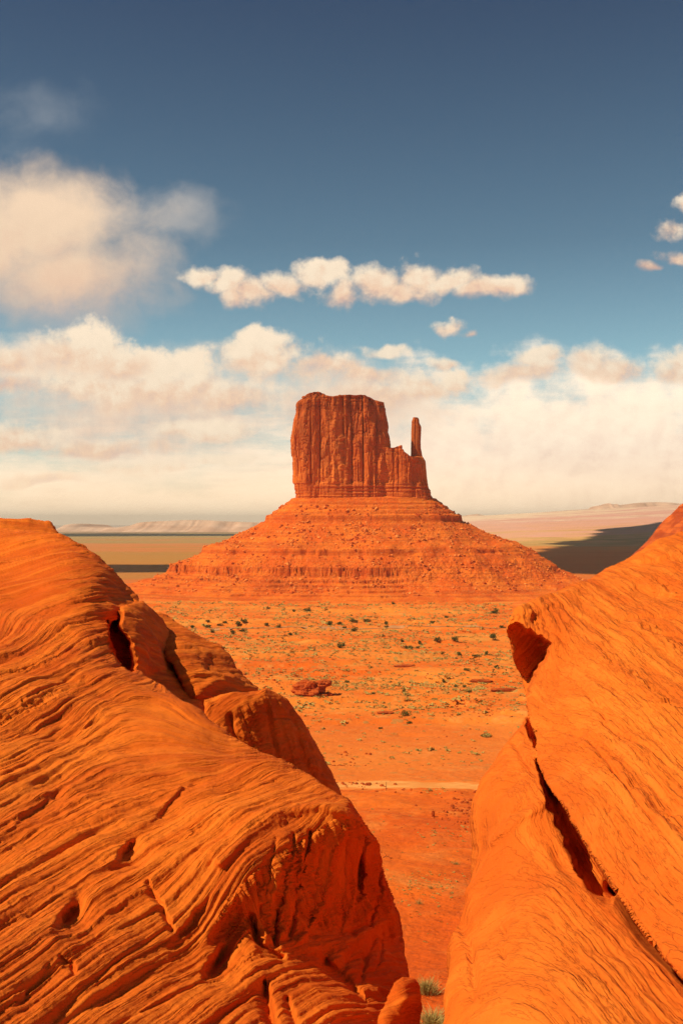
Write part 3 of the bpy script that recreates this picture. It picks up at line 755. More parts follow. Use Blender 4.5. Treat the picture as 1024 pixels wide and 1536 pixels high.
def flutes(p, seed, amp=1.0):
    """outward displacement of a cliff wall; columns run up it, cracks part them"""
    q = np.stack([p[:, 0], p[:, 1], p[:, 2] * .10], -1)
    q2 = np.stack([p[:, 0], p[:, 1], p[:, 2] * .04], -1)
    a = fbm(q2 / 42.0, 3, seed=seed); b_ = fbm(q2 / 24.0, 3, .45, seed=seed + 1); c = fbm(q / 8.0, 3, seed=seed + 2)
    d = 9.0 * a + 5.0 * (np.abs(b_) - .3)
    b2 = fbm(np.stack([p[:, 0], p[:, 1], p[:, 2] * .02], -1) / 30.0 + 7.3, 2, .4, seed=seed + 12)
    d -= 7.0 * np.exp(-(b2 / .035) ** 2) + 4.6 * np.exp(-(b_ / .045) ** 2) + 2.0 * np.exp(-(c / .06) ** 2)
    blk = np.round(fbm(np.stack([p[:, 0] / 9, p[:, 1] / 9, p[:, 2] / 26], -1), 2, seed=seed + 4) * 5) / 5
    hb = fbm(np.stack([p[:, 0] / 16, p[:, 1] / 16, p[:, 2] / 9], -1), 3, seed=seed + 6)
    d += 3.4 * blk + .8 * c + 0.55 * fbm(np.stack([p[:, 0] / 3.6, p[:, 1] / 3.6, p[:, 2] / 9], -1), 4, .6, seed=seed + 5) - 1.6 * np.exp(-(hb / .05) ** 2)
    return amp * d
def loft(name, parent, prof, top, half_y, zb, seed, amp, na, nz, base_band=True, ny=4.0, jag=3.0, cy=0.0, depth_fn=None):
    """prof(z) -> (x left, x right); top(x) -> z; a closed rock wall body with a roof"""
    ang = np.linspace(0, 2 * math.pi, na, endpoint=False)
    ca, sa = np.cos(ang), np.sin(ang)
    sx = np.sign(ca) * np.abs(ca) ** (2 / ny); sy = np.sign(sa) * np.abs(sa) ** (2 / ny)
    t = np.linspace(0, 1, nz)
    rows = []
    for k in range(nz):
        xl0, xr0 = prof(zb + .5 * (top(0.) - zb))
        # height of this ring differs along it, because the roof line does
        xl, xr = prof(np.full(na, zb))
        x = (xl + xr) / 2 + (xr - xl) / 2 * sx
        for _ in range(3):
            zt = top(x); z = zb + t[k] * (zt - zb)
            xl, xr = prof(z); x = (xl + xr) / 2 + (xr - xl) / 2 * sx
        hy = half_y if depth_fn is None else depth_fn(z)
        rows.append(np.stack([x, BY + cy + hy * sy, z], -1))
    # roof rings
    last = rows[-1]; cx0 = last[:, :2].mean(0)
    for f in (.97, .9, .8, .66, .5, .32, .15, .03):
        xy = cx0 + (last[:, :2] - cx0) * f
        rows.append(np.column_stack([xy, top(xy[:, 0])]))
    co = np.concatenate(rows); nw = nz * na
    q = grid_quads(len(rows), na, wrap=True)
    N = vnormals(co, q)
    if (N[:nw, 1] * (co[:nw, 1] - BY - cy)).mean() < 0: q = q[:, ::-1]; N = -N
    wall = np.concatenate([np.ones(nw), np.zeros(len(co) - nw)])
    d = flutes(co, seed, amp)
    if base_band:
        bb = 1 - sstep(co[:, 2], 54, 60)
        lay = fbm(np.stack([co[:, 0] / 90, co[:, 1] / 90, co[:, 2] / 3.2], -1), 3, seed=seed + 8)
        d = d * (1 - .65 * bb) + bb * (1.7 * lay + .6)
    capf = sstep(co[:, 2], top(co[:, 0]) - 15, top(co[:, 0]) - 11)
    layc = fbm(np.stack([co[:, 0] / 60, co[:, 1] / 60, co[:, 2] / 3.5], -1), 3, seed=seed + 9)
    d = d + wall * capf * amp * (1.8 * layc)
    Nh = N.copy(); Nh[:, 2] *= .2
    co = co + Nh * (wall * d)[:, None]
    co[nw:, 2] += jag * fbm(co[nw:] / 16.0, 4, seed=seed + 10)
    # roof and wall meet: let the rim ring take the roof's unevenness
    rim = slice(nw - na, nw); co[rim, 2] += jag * fbm(co[rim] / 16.0, 4, seed=seed + 10)
    return mesh_obj(name, co, q, M_CLIFF, parent)

def interp_px(pts, by='y'):
    """[(px, py)] left to right or bottom to top"""
    p = np.array(pts, float)
    if by == 'y':
        z = bz(p[:, 1]); x = bx(p[:, 0]); o = np.argsort(z)
        return lambda zz: np.interp(zz, z[o], x[o])
    x = bx(p[:, 0]); z = bz(p[:, 1]); o = np.argsort(x)
    return lambda xx: np.interp(xx, x[o], z[o])
def build_butte():
    root = empty('sandstone_butte', (BC[0], BC[1], -108))
    tag(root, 'massive red sandstone butte with a thin thumb spire standing on the valley floor', 'butte')
    inv = lambda o: (setattr(o, 'matrix_parent_inverse', root.matrix_basis.inverted()), o)[1]
    L = interp_px([(443, 765), (442.5, 749), (440, 726), (438.5, 691), (436, 676), (437.5, 650), (439.5, 633), (442.5, 622), (445, 608), (452, 600), (456, 596)])
    Rr = interp_px([(596, 765), (594, 700), (589, 676), (588.5, 660), (585, 651), (583, 629), (580, 616), (577, 608), (574, 604)])
    top = interp_px([(430, 608), (446, 606), (452, 600), (461, 596), (471, 593), (482, 595), (489, 599), (505, 600.5), (524, 598), (546, 599), (561, 604), (577, 608), (600, 612)], 'x')
    inv(loft('cliff', root, lambda z: (L(z) + 3, Rr(z) - 3), top, 52.0, bz(768), 101, .85, 1100, 210, ny=3.4, jag=2.0))
    L2 = interp_px([(560, 765), (560, 660)]); R2 = interp_px([(649, 768), (648, 752), (647.5, 744), (644, 735), (639, 722), (636, 700), (633, 690), (630, 680)])
    top2 = interp_px([(556, 676), (588, 674), (592, 673), (598, 672), (602, 680), (607, 684), (613, 687), (632, 688), (636, 694), (639, 722), (644, 735), (648, 744)], 'x')
    inv(loft('shoulder', root, lambda z: (L2(z), R2(z) - 1.5), top2, 44.0, bz(768), 131, .6, 700, 120, ny=3.0, jag=2.5, cy=-4))
    L3 = interp_px([(612, 720), (615.5, 690), (616, 650), (616.5, 632), (618.5, 628)]); R3 = interp_px([(639, 722), (633.5, 690), (630.5, 672), (630.5, 655), (631, 641), (628.5, 635), (627.8, 629), (626, 626.8)])
    inv(loft('spire', root, lambda z: (L3(z) + .4, R3(z) - .4), lambda x: 0 * np.asarray(x) + float(bz(627)), 8.0, bz(722), 151, .16, 160, 140, base_band=False, ny=2.6, jag=.8, cy=-6, depth_fn=lambda z: np.interp(z, [bz(722), bz(690), bz(627)], [16, 8.5, 6.5])))
    # talus skirt
    na, ne = 1300, 330
    ang = np.concatenate([np.linspace(math.radians(170), math.radians(370), 1060, endpoint=False), np.linspace(math.radians(10), math.radians(170), 240, endpoint=False)])
    e = np.concatenate([np.linspace(-24, 0, 8, endpoint=False), np.linspace(0, 250, 270, endpoint=False), np.linspace(250, 420, ne - 278)])
    A, E = np.meshgrid(ang, e)
    ca, sa = np.cos(A), np.sin(A)
    ax, ay = 105.0, 55.0
    rad0 = (np.abs(ca / ax) ** 3 + np.abs(sa / ay) ** 3) ** (-1 / 3)
    stretch = np.where(ca > 0, 1.03, 1.0) * (1 - .26 * np.abs(sa) ** 1.5)
    rad = rad0 + E * stretch
    x = BC[0] + rad * ca; y = BC[1] + rad * sa
    xf, yf = x.ravel(), y.ravel()
    ef = E.ravel().copy()
    P = np.stack([xf, yf, 0 * xf], -1)
    gul = fbm(P / 75.0, 4, .55, seed=201) + .35 * fbm(np.stack([np.cos(A).ravel() * 4, np.sin(A).ravel() * 4, ef / 160], -1), 3, .5, seed=202)
    ee = ef + sstep(ef, 10, 120) * 24 * gul + sstep(ef, 5, 30) * 5 * fbm(P / 38.0, 4, .55, seed=208) + 1.3 * fbm(P / 12.0, 4, .5, seed=203)
    cut = np.abs(fbm(P / 8.0, 3, .6, seed=204)); ee = ee + (3.6 * np.exp(-(cut / .07) ** 2) + 2.4 * fbm(P / 5.0, 3, .6, seed=206)) * sstep(ef, 140, 160) * (1 - sstep(ef, 190, 215))
    pts = np.array([(-30, 42), (0, 36), (3, 32.5), (9, 29.5), (10, 27), (17, 24), (18, 21), (27, 16.5), (28, 13.5), (37, 11), (38.5, 2.5), (61, -9), (94, -24), (125, -35), (127, -43), (168, -58), (171.5, -69), (176, -71), (190, -74), (191.5, -77.5), (204, -79.5), (205.5, -82.5), (222, -85), (223.5, -88), (246, -90), (247.5, -92.5), (270, -95), (310, -101), (360, -108), (430, -116)])
    z1 = np.interp(ee, pts[:, 0], pts[:, 1])
    sm = np.array([(-30, 42), (0, 35), (38, 7), (61, -9), (94, -24), (128, -40), (170, -62), (198, -76), (242, -89), (310, -101), (430, -116)])
    z0 = np.interp(ee, sm[:, 0], sm[:, 1])
    bury = sstep(fbm(np.stack([np.cos(A).ravel() * 2.2, np.sin(A).ravel() * 2.2, ef / 90], -1), 3, seed=207) + .9 * sstep(np.cos(A).ravel(), .12, .55) * sstep(ef, 100, 150), .25, .75)
    z = z1 * (1 - bury) + z0 * bury
    # fallen blocks on the scree
    scree = sstep(ef, 2, 12) * (.55 + .45 * sstep(ef, 34, 60)) * (1 - sstep(ef, 165, 230) * .7)
    rk = fbm(P / 4.2, 3, .6, seed=211)
    z = z + scree * (3.0 * sstep(rk, .36, .60) * sstep(fbm(P / 40.0, 3, seed=219), -.15, .5) + 1.3 * fbm(P / 20, 4, seed=213)) + .55 * fbm(P / 4.5, 4, .6, seed=215)
    q = grid_quads(len(e), na, wrap=True)
    co = np.stack([xf, yf, z], -1)
    N = vnormals(co, q)
    if N[:, 2].mean() < 0: q = q[:, ::-1]
    m, g, b = new_mat('red_talus', .95)
    Pn = g.node('ShaderNodeTexCoord').outputs['Object']
    X0, Y0, Z0 = g.sep(Pn)
    lay = g.noise(g.vmul(Pn, (.004, .004, .40)), 1.0, 4, .6); bl = g.noise(Pn, .03, 5, .62); fi = g.noise(Pn, .45, 5, .68); mi = g.noise(Pn, .16, 4, .6)
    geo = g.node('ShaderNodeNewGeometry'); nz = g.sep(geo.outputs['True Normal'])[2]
    c = g.mix(g.ss(bl, .36, .64), (.68, .105, .006), (.78, .175, .013))
    c = g.mix(g.ss(lay, .46, .60) * .5, c, (.44, .066, .008))
    c = g.mix(g.ss(fi, .54, .68) * .55, c, (.74, .26, .060))
    c = g.mix(g.ss(fi, .46, .30) * .65, c, (.36, .050, .006))
    c = g.mix(g.ss(mi, .57, .72) * .5, c, (.74, .27, .060)); c = g.mix(g.ss(g.noise(Pn, .8, 2, .5), .64, .70) * .8, c, (.78, .40, .14))
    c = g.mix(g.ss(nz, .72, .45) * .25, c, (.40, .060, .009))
    g.l.new(c, b.inputs['Base Color'])
    bump(g, b, fi * 1.6 + mi * 1.3, .9, 1.3)
    inv(mesh_obj('talus', co, q, m, root))
    # fallen rock on the scree
    rs = np.random.RandomState(77)
    sel = np.nonzero((ef > 12) & (ef < 235) & (np.sin(A).ravel() < .25))[0]
    den = fbm(np.stack([xf[sel], yf[sel], 0 * sel], -1) / 42.0, 3, seed=221)
    sel = sel[rs.rand(len(sel)) < np.clip(.25 + .9 * den, 0.02, 1)]
    sel = rs.choice(sel, 2600, replace=False)
    oct_ = np.array([(1, 0, 0), (-1, 0, 0), (0, 1, 0), (0, -1, 0), (0, 0, 1), (0, 0, -1), (.6, .6, .55), (-.6, .6, .55), (.6, -.6, .55), (-.6, -.6, .55), (.6, .6, -.55), (-.6, .6, -.55), (.6, -.6, -.55), (-.6, -.6, -.55)])
    tri = [(0, 6, 8), (0, 8, 12), (0, 12, 10), (0, 10, 6), (1, 7, 11), (1, 11, 13), (1, 13, 9), (1, 9, 7), (2, 6, 10), (2, 10, 11), (2, 11, 7), (2, 7, 6), (3, 8, 9), (3, 9, 13), (3, 13, 12), (3, 12, 8), (4, 6, 7), (4, 7, 9), (4, 9, 8), (4, 8, 6), (5, 10, 12), (5, 12, 13), (5, 13, 11), (5, 11, 10)]
    tri = np.array(tri)
    n_ = len(sel); sz_ = .6 + 1.7 * rs.rand(n_) ** 3
    jt = 1 + .35 * rs.normal(size=(n_, 14, 1)).clip(-1.5, 1.5)
    pts_ = oct_[None] * jt * sz_[:, None, None] * np.array([1.1, 1.0, .8])
    an = rs.rand(n_) * 6.28; c_, s_ = np.cos(an)[:, None], np.sin(an)[:, None]
    X_ = pts_[..., 0] * c_ - pts_[..., 1] * s_; Y_ = pts_[..., 0] * s_ + pts_[..., 1] * c_
    bc = np.stack([X_ + xf[sel][:, None], Y_ + yf[sel][:, None], pts_[..., 2] + (z[sel] + .3 * sz_)[:, None]], -1).reshape(-1, 3)
    bq = (tri[None] + (np.arange(n_) * 14)[:, None, None]).reshape(-1, 3)
    mb, gb, bb_ = new_mat('fallen_rock', .95)
    gi = gb.noise(gb.node('ShaderNodeTexCoord').outputs['Object'], .12, 3, .6)
    gb.l.new(gb.mix(gb.ss(gi, .40, .62), (.52, .090, .012), (.78, .27, .060)), bb_.inputs['Base Color'])
    tag(inv(mesh_obj('fallen_rocks', bc, bq, mb, root, smooth=False)), kind='stuff')
build_butte()
# ----------------------------------------------------------------------------------------------
# far hills
# ----------------------------------------------------------------------------------------------
def hills(sil, depth, base_py, mat, seed, run=0.05, thick=.12, nx=420):
    s = np.array(sil, float); px = np.linspace(s[0, 0], s[-1, 0], nx); top = np.interp(px, s[:, 0], s[:, 1])
    X0 = (px - CX) / F * depth; zt = (HY - top) / F * depth; zb = (HY - base_py) / F * depth - 30
    sc = depth / 14000.0
    rows = []
    for f, h in ((-2.6, 0), (-1.6, .14), (-1.0, .34), (-.55, .60), (-.40, .74), (-.22, .97), (-.1, 1.0), (.6, 1.0), (1.6, .9), (2.4, .35), (3.4, 0)):
        y = depth + f * run * depth
        P = np.stack([X0 / (420 * sc), 0 * X0, 0 * X0], -1)
        y = y + run * depth * .55 * fbm(P, 4, seed=seed) * (1 if f < .5 else .3)
        z = zb + (zt - zb) * np.clip(h + (.10 * fbm(P * 2.3, 4, seed=seed + 3) if 0 < h < .9 else 0), 0, 1)
        rows.append(np.stack([X0 * (y / depth) if False else X0, y + 0 * X0, z], -1))
    co = np.concatenate(rows)
    q = grid_quads(len(rows), nx)[:, ::-1]
    o = mesh_obj('hills', co, q, mat); tag(o, kind='structure'); return o
def build_hills():
    m, g, b = new_mat('pale_mesa_rock', .95)
    P = g.node('ShaderNodeTexCoord').outputs['Object']
    n = g.noise(g.vmul(P, (.0012, .0012, .004)), 1.0, 6, .6); l = g.noise(g.vmul(P, (.0002, .0002, .03)), 1.0, 4, .6)
    c = g.mix(g.ss(n, .35, .65), (.56, .32, .20), (.70, .46, .32)); c = g.mix(g.ss(l, .5, .65) * .3, c, (.46, .24, .16))
    g.l.new(c, b.inputs['Base Color'])
    hills([(20, 800), (60, 798), (88, 796), (96, 791), (103, 787), (112, 785.5), (119, 786), (126, 790), (140, 792), (185, 791), (200, 788), (208, 784), (228, 782.5), (262, 781), (275, 780), (300, 780), (335, 782), (380, 783.5), (405, 785), (450, 788), (500, 791), (560, 796)], 15000, 799, m, 401, run=.075)
    hills([(820, 768), (858, 765), (893, 763), (897, 759), (905, 757.5), (911, 757.5), (913, 755), (917, 757), (922, 756), (926, 758), (936, 757), (960, 754), (985, 753), (1010, 754.5), (1040, 758), (1080, 764)], 17500, 766, m, 431, run=.02)
    hills([(640, 778), (690, 775), (706, 772), (716, 771), (728, 773), (780, 771), (860, 766), (900, 764)], 16500, 778, m, 451, run=.02)
build_hills()

def build_side_butte():
    # ledgy red slope that shows over the right-hand rock
    m, g, b = new_mat('dark_red_slope', .95); P = g.node('ShaderNodeTexCoord').outputs['Object']
    n = g.noise(P, .05, 5, .65); l = g.noise(g.vmul(P, (.004, .004, .22)), 1.0, 4, .6)
    g.l.new(g.mix(g.ss(l, .42, .6) * .7, g.mix(g.ss(n, .4, .64), (.36, .055, .009), (.56, .115, .016)), (.28, .042, .008)), b.inputs['Base Color']); bump(g, b, n, .8, 2.0)
    Y = 1400.0; k = Y / F
    cx = (1222 - CX) * k
    ang = np.linspace(0, 2 * math.pi, 700, endpoint=False); e = np.linspace(0, 1, 150)
    A, E = np.meshgrid(ang, e)
    R = 285.0
    gul = fbm(np.stack([np.cos(A).ravel() * 6, np.sin(A).ravel() * 6, E.ravel() * 3], -1), 4, seed=301).reshape(A.shape)
    prof = np.array([(0, 108), (.12, 104), (.30, 80), (.31, 72), (.42, 60), (.435, 52), (.52, 36), (.53, 30), (.57, 23), (.66, -2), (.68, -9), (.85, -62), (1.0, -112)])
    z = np.interp(E + .05 * gul * (E > .03), prof[:, 0], prof[:, 1])
    x = cx + R * E * np.cos(A); y = Y + R * E * np.sin(A)
    co = np.stack([x.ravel(), y.ravel(), z.ravel() + 1.5 * fbm(np.stack([x.ravel(), y.ravel(), 0 * x.ravel()], -1) / 14, 4, seed=303)], -1)
    q = grid_quads(150, 700, wrap=True)
    if vnormals(co, q)[:, 2].mean() < 0: q = q[:, ::-1]
    o = mesh_obj('butte_slope', co, q, m)
    tag(o, 'red ledgy butte slope peeking over the top of the right pale slab', 'butte')
build_side_butte()

# ----------------------------------------------------------------------------------------------
# clouds overhead whose shadows lie on the far plain
# ----------------------------------------------------------------------------------------------
def build_clouds():
    m, g, b = new_mat('cloud_white', 1.0); b.inputs['Base Color'].default_value = (.85, .83, .80, 1)
    H = 4500.0
    sh = SUN_DIR * (H / SUN_DIR[2])
    areas = [[(430, 2150), (430, 2700), (600, 3700), (790, 4600), (1250, 6000), (2100, 8200), (3400, 10000), (4800, 9000), (4200, 5600), (2600, 3000), (1300, 2100)],
             [(-900, 2350), (-560, 2300), (-150, 2350), (100, 2550), (-150, 2780), (-560, 2800), (-950, 2650)],
             [(-3600, 9200), (-2200, 8900), (-1000, 9300), (-300, 10000), (-1200, 11200), (-2600, 11600), (-3900, 10600)]]
    for i, ar in enumerate(areas):
        a = np.array(ar, float); c = a.mean(0)
        na, nr = 180, 26
        th = np.linspace(0, 2 * math.pi, na, endpoint=False)
        # radius of the outline in each direction
        rad = np.zeros(na)
        for k, t in enumerate(th):
            d = np.array([math.cos(t), math.sin(t)]); best = 0
            for p0, p1 in zip(a, np.roll(a, -1, 0)):
                Mx = np.array([[d[0], p0[0] - p1[0]], [d[1], p0[1] - p1[1]]])
                if abs(np.linalg.det(Mx)) < 1e-9: continue
                s_, u_ = np.linalg.solve(Mx, p0 - c)
                if s_ > 0 and -1e-6 <= u_ <= 1 + 1e-6: best = max(best, s_)
            rad[k] = best
        size = rad.mean()
        rows = []
        for f in np.concatenate([np.linspace(.03, 1, nr), np.linspace(1, .03, nr)[1:]]):
            rows.append(np.stack([c[0] + rad * f * np.cos(th), c[1] + rad * f * np.sin(th), 0 * th], -1))
        co = np.concatenate(rows); fr = np.concatenate([np.linspace(.03, 1, nr), np.linspace(1, .03, nr)[1:]]).repeat(na)
        up = np.concatenate([np.ones(nr * na), np.zeros((nr - 1) * na)])
        puff = np.abs(fbm(co / (size * .35), 5, .5, seed=500 + i * 7))
        co[:, 2] = H - 108 + np.sqrt(np.maximum(1 - fr ** 2, 0)) * np.where(up > 0, .30 * size * (.5 + 1.6 * puff), -.03 * size)
        w = sstep(fr, .5, 1.0)[:, None] * .10 * size
        co[:, :2] += w * np.stack([fbm(co / (size * .25), 4, seed=520 + i), fbm(co / (size * .25) + 50, 4, seed=540 + i)], -1)
        co += sh * np.array([1, 1, 0])
        q = grid_quads(2 * nr - 1, na, wrap=True)
        N = vnormals(co, q)
        if N[:nr * na, 2].mean() < 0: q = q[:, ::-1]
        o = mesh_obj('cloud', co, q, m)
        tag(o, kind='structure')
build_clouds()

# ----------------------------------------------------------------------------------------------
# plants and stones of the valley
# ----------------------------------------------------------------------------------------------
RS = np.random.RandomState(7)
def hit(px, py, r0=40.0, r1=1500.0):
    r = np.concatenate([np.linspace(r0, 340, 900), np.linspace(340.2, r1, 2400)]) if r0 < 340 else np.linspace(r0, r1, 3000)
    dx, dz = (px - CX) / F, (HY - py) / F
    y = r; x = dx * y
    g_ = ground_z(x, y); d = dz * y - g_
    k = np.nonzero(d <= 0)[0]
    k = k[0] if len(k) else -1
    return np.array([x[k], y[k], g_[k]])
def leaf_mat(name, c0, c1):
    m, g, b = new_mat(name, .8)
    oi = g.node('ShaderNodeAttribute', attribute_name='tone'); f = X(g, oi.outputs['Fac'])
    n = g.noise(g.node('ShaderNodeTexCoord').outputs['Object'], 1.2, 3, .6)
    g.l.new(g.mix((f * .7 + (n - .35) * .8).clamp(), c0, c1), b.inputs['Base Color'])
    return m
M_JUN = leaf_mat('juniper_green', (.060, .056, .010), (.20, .145, .024))
M_SCRUB = leaf_mat('dry_scrub', (.22, .15, .028), (.58, .40, .11))
M_GRASS = leaf_mat('dry_grass', (.22, .15, .03), (.66, .46, .15))
M_BARK = new_mat('bark', .9)[0]; M_BARK.node_tree.nodes['Principled BSDF'].inputs['Base Color'].default_value = (.10, .045, .02, 1)
def leaves(n, rx, ry, rz, size, rs, z0=0.0, lobes=5, flat=.0):
    """many small leaf sprays filling an uneven crown"""
    ctr = rs.normal(size=(lobes, 3)) * .42; ctr[:, 2] = np.abs(ctr[:, 2]) * .8
    lr = .45 + .3 * rs.rand(lobes)
    k = rs.randint(0, lobes, n)
    v = rs.normal(size=(n, 3)); v /= np.linalg.norm(v, axis=1, keepdims=True)
    p = ctr[k] + v * (lr[k] * rs.rand(n) ** .35)[:, None]
    p[:, 2] = np.maximum(p[:, 2] + .35, .0 + .05 * rs.rand(n))
    p = p * np.array([rx, ry, rz]); p[:, 2] += z0
    a = rs.normal(size=(n, 3)); a /= np.linalg.norm(a, axis=1, keepdims=True)
    b = np.cross(a, rs.normal(size=(n, 3))); b /= np.linalg.norm(b, axis=1, keepdims=True)
    s = size * (.6 + .8 * rs.rand(n))[:, None]
    co = np.stack([p - a * s - b * s * .5, p + a * s - b * s * .4, p + a * s * .8 + b * s * .6, p - a * s * .7 + b * s * .5], 1).reshape(-1, 3)
    tone = np.repeat(np.clip(rs.rand(n) * .6 + .4 * (lr[k] - .45) / .3, 0, 1), 4)
    return co, np.arange(4 * n).reshape(-1, 4), tone
def tube(path, radii, ns=7):
    path = np.asarray(path, float); rows = []
    for i, p in enumerate(path):
        t = path[min(i + 1, len(path) - 1)] - path[max(i - 1, 0)]; t /= np.linalg.norm(t)
        u = np.cross(t, [.3, .9, .1]); u /= np.linalg.norm(u); w = np.cross(t, u)
        th = np.linspace(0, 2 * math.pi, ns, endpoint=False)
        rows.append(p + radii[i] * (np.cos(th)[:, None] * u + np.sin(th)[:, None] * w))
    co = np.concatenate(rows); return co, grid_quads(len(path), ns, wrap=True)
def merge(parts):
    co, q, off, tn = [], [], 0, []
    for p in parts:
        co.append(p[0]); q.append(p[1] + off); off += len(p[0])
        tn.append(p[2] if len(p) > 2 else np.zeros(len(p[0])))
    return np.concatenate(co), np.concatenate(q), np.concatenate(tn)

def build_plants():
    # junipers: a few crowns, copied
    protos = []
    for k in range(6):
        rs = np.random.RandomState(40 + k)
        co, q, tn = leaves(240, .52, .52, .50, .085, rs, lobes=4 + k % 3)
        protos.append((co, q, tn))
    meshes = {}
    spots = [(459, 914.5, 11, 7), (493.6, 935, 11, 9), (509.6, 935, 8, 6), (516, 941, 6, 5), (530.5, 931, 10, 8), (530.5, 944.5, 10, 8), (551.5, 930.5, 10, 7), (580, 934.6, 8, 6), (578.5, 940, 7, 5), (435, 951, 7, 6), (511, 968, 11, 8), (603.5, 961, 6, 6),
             (614, 971, 11, 8), (630, 964, 7, 7), (626, 971, 6, 5), (655, 958.5, 9, 8), (682, 958, 9, 8), (741, 917.5, 12, 8), (647, 933, 7, 5), (710.6, 901.5, 9, 5), (689.7, 980.5, 9, 7), (729, 979.5, 6, 8), (713, 984, 11, 5), (663, 980, 6, 5), (519.5, 1022, 6, 5),
             (665.5, 1022, 6, 6), (684, 1029, 7, 5), (703.6, 1037, 6, 6), (696, 1029.5, 5, 5), (605, 1037, 6, 8), (698, 1004, 10, 5), (288, 940, 8, 6), (312, 939.5, 10, 6), (312, 931.5, 8, 5), (329, 937, 7, 5), (319.5, 947, 7, 6), (338, 933, 7, 5), (349.5, 948, 8, 8),
             (359, 934.5, 11, 7), (366.7, 931, 9, 7), (364, 945.5, 9, 6), (417.5, 939.5, 8, 6), (401, 936, 7, 6), (440.7, 916, 6, 5), (614.6, 1084, 9, 4), (570, 1092, 6, 4), (560, 1040, 5, 4), (590, 905, 7, 4), (668, 925, 7, 5), (640, 948, 5, 4), (745, 1000, 8, 6), (752, 940, 8, 6)]
    first = {}
    lab = 'small round dark green juniper bush dotted on the orange valley floor'
    for i, (px, py, w, h) in enumerate(spots):
        p = hit(px, py + h * .35, 345)
        k = i % 6; s = w / F * p[1]
        if k not in first:
            o = mesh_obj('juniper_bush', *protos[k][:2], M_JUN, attrs={'tone': protos[k][2]}, smooth=False); first[k] = o
        else:
            o = first[k].copy(); COL.objects.link(o)
        o.location = p; o.scale = (s, s, s * 1.15 * h / w); o.rotation_euler = (0, 0, RS.rand() * 6.28)
        tag(o, lab, 'bush', 'junipers on the valley floor')
    extra = [((606, 1069.5), 13, 10, 'dark green bush standing alone on bare sand above the pale road'),
             ((728.6, 1103, ), 20, 6, 'wide low grey green bush beside the right rock edge above the road')]
    for (px, py), w, h, lb in extra:
        p = hit(px, py + h * .4, 345); rs = np.random.RandomState(int(px)); s = w / F * p[1]
        co, q, tn = leaves(420, .5 * s, .5 * s, .55 * s * h / w, .05 * s, rs, lobes=6)
        o = mesh_obj('bush', co, q, M_JUN if w < 15 else M_SCRUB, attrs={'tone': tn}, smooth=False); o.location = p; tag(o, lb, 'bush')
    # the tree with a visible trunk
    p = hit(738.5, 960.5, 345); s = 13 / F * p[1]
    t = empty('juniper_tree', p); tag(t, 'small dark round topped tree with a short trunk left of the overhanging slab', 'tree')
    rs = np.random.RandomState(91)
    co, q, tn = leaves(900, .46 * s, .46 * s, .40 * s, .045 * s, rs, z0=.24 * s, lobes=8); mesh_obj('crown', co, q, M_JUN, t, attrs={'tone': tn}, smooth=False)
    co, q, _ = merge([tube([(0, 0, -.1 * s), (.02 * s, 0, .15 * s), (.05 * s, 0, .4 * s), (.08 * s, 0, .6 * s)], [.045 * s, .04 * s, .03 * s, .015 * s]), tube([(.02 * s, 0, .15 * s), (-.12 * s, .03 * s, .4 * s), (-.2 * s, 0, .55 * s)], [.03 * s, .02 * s, .01 * s]), tube([(.03 * s, 0, .2 * s), (.18 * s, -.03 * s, .4 * s), (.25 * s, 0, .5 * s)], [.025 * s, .02 * s, .01 * s])])
    mesh_obj('trunk', co, q, M_BARK, t)

    # uncountable dry scrub of the valley floor, one object
    N = 26000
    az = np.radians(RS.uniform(-19, 19, N)); r = np.exp(RS.uniform(math.log(345), math.log(1330), N))
    x, y = np.sin(az) * r, np.cos(az) * r
    dens = n2(x, y, 90, 4, .6, seed=21) + .5 * n2(x, y, 18, 3, seed=22)
    band = sstep(r, 420, 520) * 1.0 + .15
    keep = (RS.rand(N) < np.clip(.55 + .9 * dens, 0, 1) * band)
    x, y, r = x[keep], y[keep], r[keep]; z = ground_z(x, y)
    parts = []
    tiny = [leaves(12, .5, .5, .42, .2, np.random.RandomState(60 + k), lobes=3) for k in range(8)]
    sz = np.exp(RS.normal(.05, .42, len(x))) * (.60 + r / 1200)
    tn0 = RS.rand(len(x))
    for i in range(len(x)):
        c, q, t_ = tiny[i % 8]
        parts.append((c * np.array([sz[i] * 1.25, sz[i] * 1.25, sz[i] * .9]) + (x[i], y[i], z[i]), q, t_ * .4 + tn0[i] * .6))
    co, q, tn = merge(parts)
    o = mesh_obj('scrub', co, q, M_SCRUB, attrs={'tone': tn}, smooth=False); tag(o, kind='stuff')
    # sparse tufts on the near slope, one object
    parts = []
    for (cx_, cy_, sp, n) in [(645, 1330, 26, 40), (625, 1350, 20, 20), (670, 1320, 18, 26), (655, 1260, 30, 20), (615, 1320, 20, 20), (690, 1245, 25, 14), (600, 1240, 40, 10), (640, 1400, 25, 10), (660, 1188, 8, 8), (640, 1186, 6, 6)]:
        for _ in range(n):
            px, py = cx_ + RS.normal() * sp, cy_ + RS.normal() * sp * .5
            if py < 1180 or py > 1540: continue
            p = hit(px, py, 40, 300); s = (2.2 + 2.2 * RS.rand()) / F * p[1]
            c, q, t_ = tiny[RS.randint(8)]
            parts.append((c * s * np.array([1.2, 1.2, .8]) + p, q, t_ * .3 + RS.rand() * .7))
    co, q, tn = merge(parts)
    o = mesh_obj('dry_tufts', co, q, M_SCRUB, attrs={'tone': tn}, smooth=False); tag(o, kind='stuff')
